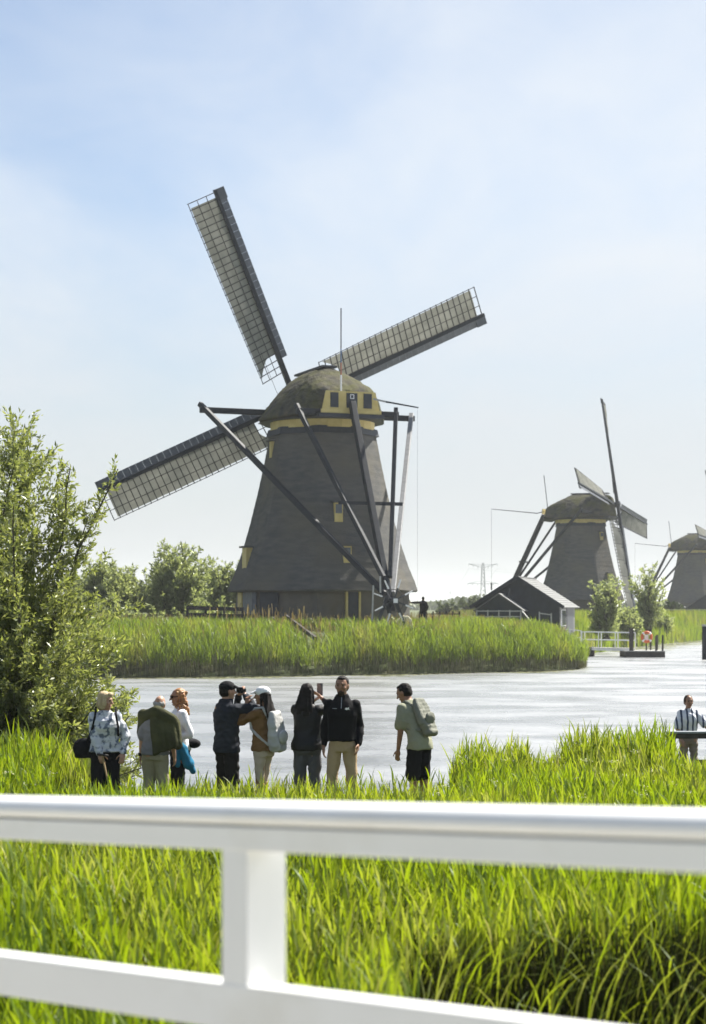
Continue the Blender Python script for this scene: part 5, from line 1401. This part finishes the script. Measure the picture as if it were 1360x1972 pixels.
def backpack(label, P, m, w, h, dpt, zc, yb, strap_m, droop=0.0):
    s = P['s']; root = thing('backpack', label, 'backpack', P['W']((0, 0, 0)), -P['yaw'])
    T_ = P['T']
    q = MB()
    for z0 in np.linspace(-h / 2, h / 2, 9):
        f_ = 1 - (abs(z0) / (h / 2)) ** 3 * 0.30; dd = dpt * (1.08 - 0.45 * (z0 / h + 0.5))
        for xx in (-1, -0.33, 0.33, 1):
            q.ellipsoid(T_((xx * w * 0.30 * f_, yb - dd * 0.5, zc + z0)), (w * 0.21 * f_ * s, dd / 2 * s, h * 0.15 * s), None, 10, 7)
    soft('pack', q, 0.013, m, root, 4, 0.010, 13, 33)
    q = MB(); q.ellipsoid(T_((0, yb - dpt * 1.0, zc - h * 0.16)), (w * 0.34 * s, dpt * 0.22 * s, h * 0.23 * s)); soft('front_pocket', q, 0.011, m, root, 3, 0.004, 20, 34)
    for sd in (-1, 1):
        MB().tube([T_((sd * 0.09, yb - 0.01, zc + h * 0.40)), T_((sd * 0.115, -0.06, 1.485)), T_((sd * 0.125, 0.05, 1.47)), T_((sd * 0.13, 0.125, 1.36)), T_((sd * 0.15, 0.10, 1.2)), T_((sd * 0.165, -0.02, 1.10)), T_((sd * 0.1, yb - 0.02, zc - h * 0.42))], 0.018, 6).build('strap', strap_m, root)
    MB().tube([T_((-0.03, yb - 0.03, zc + h * 0.5)), T_((0, yb - 0.03, zc + h * 0.62)), T_((0.03, yb - 0.03, zc + h * 0.5))], 0.01, 5).build('grab_loop', strap_m, root)
    return root
backpack('pale grey backpack on the back of the woman with the white cap', p5, M_pack, 0.32, 0.44, 0.19, 1.16, -0.125, M_pack)

# 6 - woman in a black leather jacket taking a picture
M_greytr = cloth_mat('grey_trousers', (0.105, 0.105, 0.115), (0.075, 0.075, 0.083))
d6 = 23.3; x6 = place(592, d6); z6 = gz(x6, d6)
p6 = person('dark haired woman seen from behind in a black leather jacket raising her phone', (x6, d6, z6), 1.70, R(10), head=(R(8), R(0)), hands={'L': (0.02, 0.30, 1.50), 'R': (0.135, 0.30, 1.545)}, hint={'L': (-1, 0, -0.7), 'R': (1, 0, -0.7)}, palm={'L': (0.9, 0, 0), 'R': (-0.9, -0.2, 0)}, curl=(0.5, 0.45),
            skin=M_skin, top=M_leather, sleeve=0.95, hem=0.86, loose=0.028, bottom=M_greytr, leg_w=1.1, hair='long', hairm=M_hair_black, female=True, seed=36, face=False, build=1.08, wr=0.014)
ph = thing('phone', 'phone held up by the woman in the black leather jacket', 'phone', p6['W'](Vector((0.105, 0.335, 1.66)) * p6['s']), -R(10))
MB().box((0, 0, 0), (0.075, 0.010, 0.155)).build('phone_body', M_black, ph, bevel=0.004)
MB().box((0, -0.0065, 0), (0.068, 0.002, 0.145)).build('screen', M_glass, ph)

# 7 - man in a black quarter-zip
M_blackknit = cloth_mat('black_pullover', (0.011, 0.011, 0.013), (0.007, 0.007, 0.008)); M_tan = cloth_mat('sand_chinos', (0.42, 0.315, 0.19), (0.35, 0.255, 0.15))
d7 = 23.1; x7 = place(659, d7); z7 = gz(x7, d7)
p7 = person('dark haired man in a black pullover and sand chinos facing the camera', (x7, d7, z7), 1.80, R(184), head=(R(8), R(0)), hands={'L': (-0.205, 0.06, 0.91), 'R': (0.23, -0.02, 0.88)}, hint={'L': (-0.35, -1, 0), 'R': (0.35, -1, 0)}, curl=(0.3, 0.4),
            skin=M_skin2, top=M_blackknit, sleeve=0.97, hem=0.95, loose=0.022, bottom=M_tan, leg_w=1.05, hair='short', hairm=M_hair_black, seed=41, collar=True, feet=(0.15, 0.0), build=0.98)
lg = MB(); tp = lambda x, z: p7['T']((x, 0.166 - abs(x) * 0.10, z))
cat_ = [(-0.045, 1.352), (-0.060, 1.372), (-0.080, 1.366), (-0.100, 1.380), (-0.094, 1.358), (-0.108, 1.342), (-0.086, 1.350), (-0.070, 1.340)]
a_ = [tp(x, z) for x, z in cat_]; b_ = [p + Vector((0, 0.006, 0)) for p in a_]
lg.loft([a_, b_]); lg.build('chest_emblem', M_white, p7['root'])
MB().beam(tp(0.055, 1.358) , tp(0.11, 1.362), 0.006, 0.014, up=(0, 1, 0)).build('chest_print', M_steel, p7['root'])
MB().beam(p7['T']((0, 0.075, 1.495)), p7['T']((0, 0.148, 1.36)), 0.008, 0.006).build('zip', M_steel, p7['root'])
be = MB(); be.ellipsoid(p7['hp'](0, .058, -.085), (.046, .046, .040), p7['Rh'])
soft('beard', be, 0.009, M_hair_brown, p7['root'], 2)

# 8 - man with an olive shirt and grey backpack, bending forward
M_sage = cloth_mat('sage_green_shirt', (0.30, 0.305, 0.22), (0.24, 0.245, 0.175)); M_packg = cloth_mat('grey_green_pack', (0.21, 0.215, 0.175), (0.15, 0.155, 0.125), rough=0.7)
d8 = 23.8; x8 = place(808, d8); z8 = gz(x8, d8) - 0.02
p8 = person('man in a sage green shirt bending forward with a grey backpack', (x8, d8, z8), 1.76, R(-48), head=(R(-15), R(10)), lean=(R(24), R(2)), hands={'L': (-0.20, 0.20, 0.80), 'R': (0.2, 0.2, 0.8)}, hint={'L': (-0.6, -1, 0), 'R': (0.6, -1, 0)},
            skin=M_skin2, top=M_sage, sleeve=0.40, hem=0.84, loose=0.027, bottom=M_black, leg_len=0.46, leg_w=1.1, hair='short', hairm=M_hair_black, seed=48, build=1.04)
backpack('grey green backpack on the man bending forward in the sage shirt', p8, M_packg, 0.29, 0.40, 0.15, 1.22, -0.13, M_packg)

# 9 - smiling woman in a striped shirt at the rail
M_stripe = cloth_mat('striped_shirt', (0.66, 0.67, 0.70), (0.60, 0.61, 0.64))
t = M_stripe.node_tree; bs = t.nodes['Principled BSDF']
co = t.nodes.new('ShaderNodeTexCoord'); wv_ = t.nodes.new('ShaderNodeTexWave'); wv_.wave_type = 'BANDS'; wv_.bands_direction = 'X'
wv_.inputs['Scale'].default_value = 3.4; wv_.inputs['Distortion'].default_value = 1.2; wv_.inputs['Detail'].default_value = 1
t.links.new(co.outputs['Object'], wv_.inputs['Vector'])
rp = t.nodes.new('ShaderNodeValToRGB'); rp.color_ramp.elements[0].position = 0.68; rp.color_ramp.elements[1].position = 0.74
rp.color_ramp.elements[0].color = (0.62, 0.63, 0.66, 1); rp.color_ramp.elements[1].color = (0.055, 0.07, 0.11, 1)
t.links.new(wv_.outputs['Fac'], rp.inputs[0]); t.links.new(rp.outputs[0], bs.inputs['Base Color'])
M_taupe = cloth_mat('taupe_trousers', (0.22, 0.18, 0.15), (0.17, 0.14, 0.115))
d9 = 32.8; x9 = place(1326, d9); z9 = gz(x9, d9)
p9 = person('smiling woman in a white shirt with dark stripes standing at the wooden rail', (x9, d9, z9), 1.66, R(176), head=(R(-6), R(0)), hands={'R': (0.20, 0.22, 0.93), 'L': (-0.40, 0.30, 0.98)}, hint={'R': (1, -0.6, 0), 'L': (-1, -0.6, -0.3)}, palm={'L': (0, 0.2, -1), 'R': (0, 0, -1)},
            skin=M_skin2, top=M_stripe, sleeve=0.46, hem=0.95, loose=0.027, bottom=M_taupe, hair='bun', hairm=M_hair_brown, female=True, seed=55, build=1.02)

# 10 - figure by the windmill
d10 = 108.6; x10 = place(815, d10); z10 = gz(x10, d10)
p10 = person('person in dark clothes reaching an arm towards the windmill wall', (x10, d10, z10), 1.76, R(-20), hands={'L': (-0.72, 0.08, 1.40), 'R': (0.24, 0.05, 0.92)}, hint={'L': (0, -1, -1)}, skin=M_skin2, top=M_black, hem=0.86, loose=0.03, bottom=M_navy, hair='short', hairm=M_hair_black, seed=60, voxel=0.014, build=1.1, face=False, collar=True, group='visitors watching the windmills')
flush_soft()
# ------------------------------------------------------------------ white bridge railing close to the camera
rl = thing('bridge_railing', 'white painted timber railing with a rounded top rail crossing the front of the view', 'railing', (0, 4.6, 2.82))
RD = Vector((-0.7071, 0.7071, -0.060)).normalized(); RN = Vector((-0.7071, -0.7071, 0)).normalized()   # along the rail; towards the camera side
UP = Vector((0, 0, 1))
def rail_profile(pts, t0, t1, name, m, par, bevel=0.0):
    rings = [[RD * t + RN * a + UP * h for a, h in pts] for t in (t0, t1)]
    return MB().loft(rings).build(name, m, par, bevel=bevel)
T0, T1 = -6.5, 9.0
rp = [(0.055 * math.cos(R(a)), -0.034 + 0.034 * math.sin(R(a))) for a in range(-90, 271, 15)][:-1]
hr = rail_profile([(0.062 * math.cos(R(a)), (-0.040 + 0.040 * math.sin(R(a))) if a <= 180 else (-0.040 + 0.028 * math.sin(R(a)))) for a in range(0, 360, 12)], T0, T1, 'handrail', M_white, rl)
for p in hr.data.polygons: p.use_smooth = True
rail_profile([(0.048, -0.066), (0.048, -0.128), (-0.03, -0.128), (-0.03, -0.066)], T0, T1, 'fascia_board', M_white, rl, 0.004)
def post(t):
    c = RD * t
    tw = Vector((-0.7071, 0.7071, 0))
    rings = [[c + tw * (sx * 0.050) + RN * b + UP * h for sx, b in ((-1, 0.046), (1, 0.046), (1, -0.093), (-1, -0.093))] for h in (-1.12, -0.112)]
    MB().loft(rings).build('post', M_white, rl, bevel=0.005)
for t in (0.394 - 3.6, 0.394 - 1.8, 0.394, 0.394 + 1.8, 0.394 + 3.6, 0.394 + 5.4): post(t)
rail_profile([(0.048, -0.478), (0.048, -0.598), (-0.03, -0.598), (-0.03, -0.478)], T0, T1, 'lower_rail', M_white, rl, 0.004)
bd = thing('bridge_deck', 'plank bridge deck under the white railing', 'bridge', (0, 4.6, 2.82))
bd['kind'] = 'structure'
for k in range(60):
    t = T0 + 0.1 + k * 0.25
    c = RD * t + UP * -1.16
    MB().beam(c + RN * -0.15, c + RN * 3.4, 0.235, 0.06).build('deck_plank', M_deck, bd)

# ------------------------------------------------------------------ dark rail at the water on the right
wf = thing('wooden_rail', 'dark wooden rail on posts at the water edge in front of the woman in stripes', 'railing', (5.65, 31.4, 0.25))
for x in (-0.25, 1.35, 2.8): MB().box((x, 0.04, 0.3), (0.11, 0.11, 1.35)).build('post', M_darkwood, wf)
MB().box((1.75, -0.03, 0.90), (4.2, 0.13, 0.09)).build('top_rail', M_darkwood, wf, bevel=0.01)
MB().box((1.75, -0.03, 0.962), (4.2, 0.17, 0.03)).build('cap_board', M_steel, wf)
MB().box((1.9, -0.02, 0.45), (3.6, 0.07, 0.09)).build('lower_rail', M_darkwood, wf)
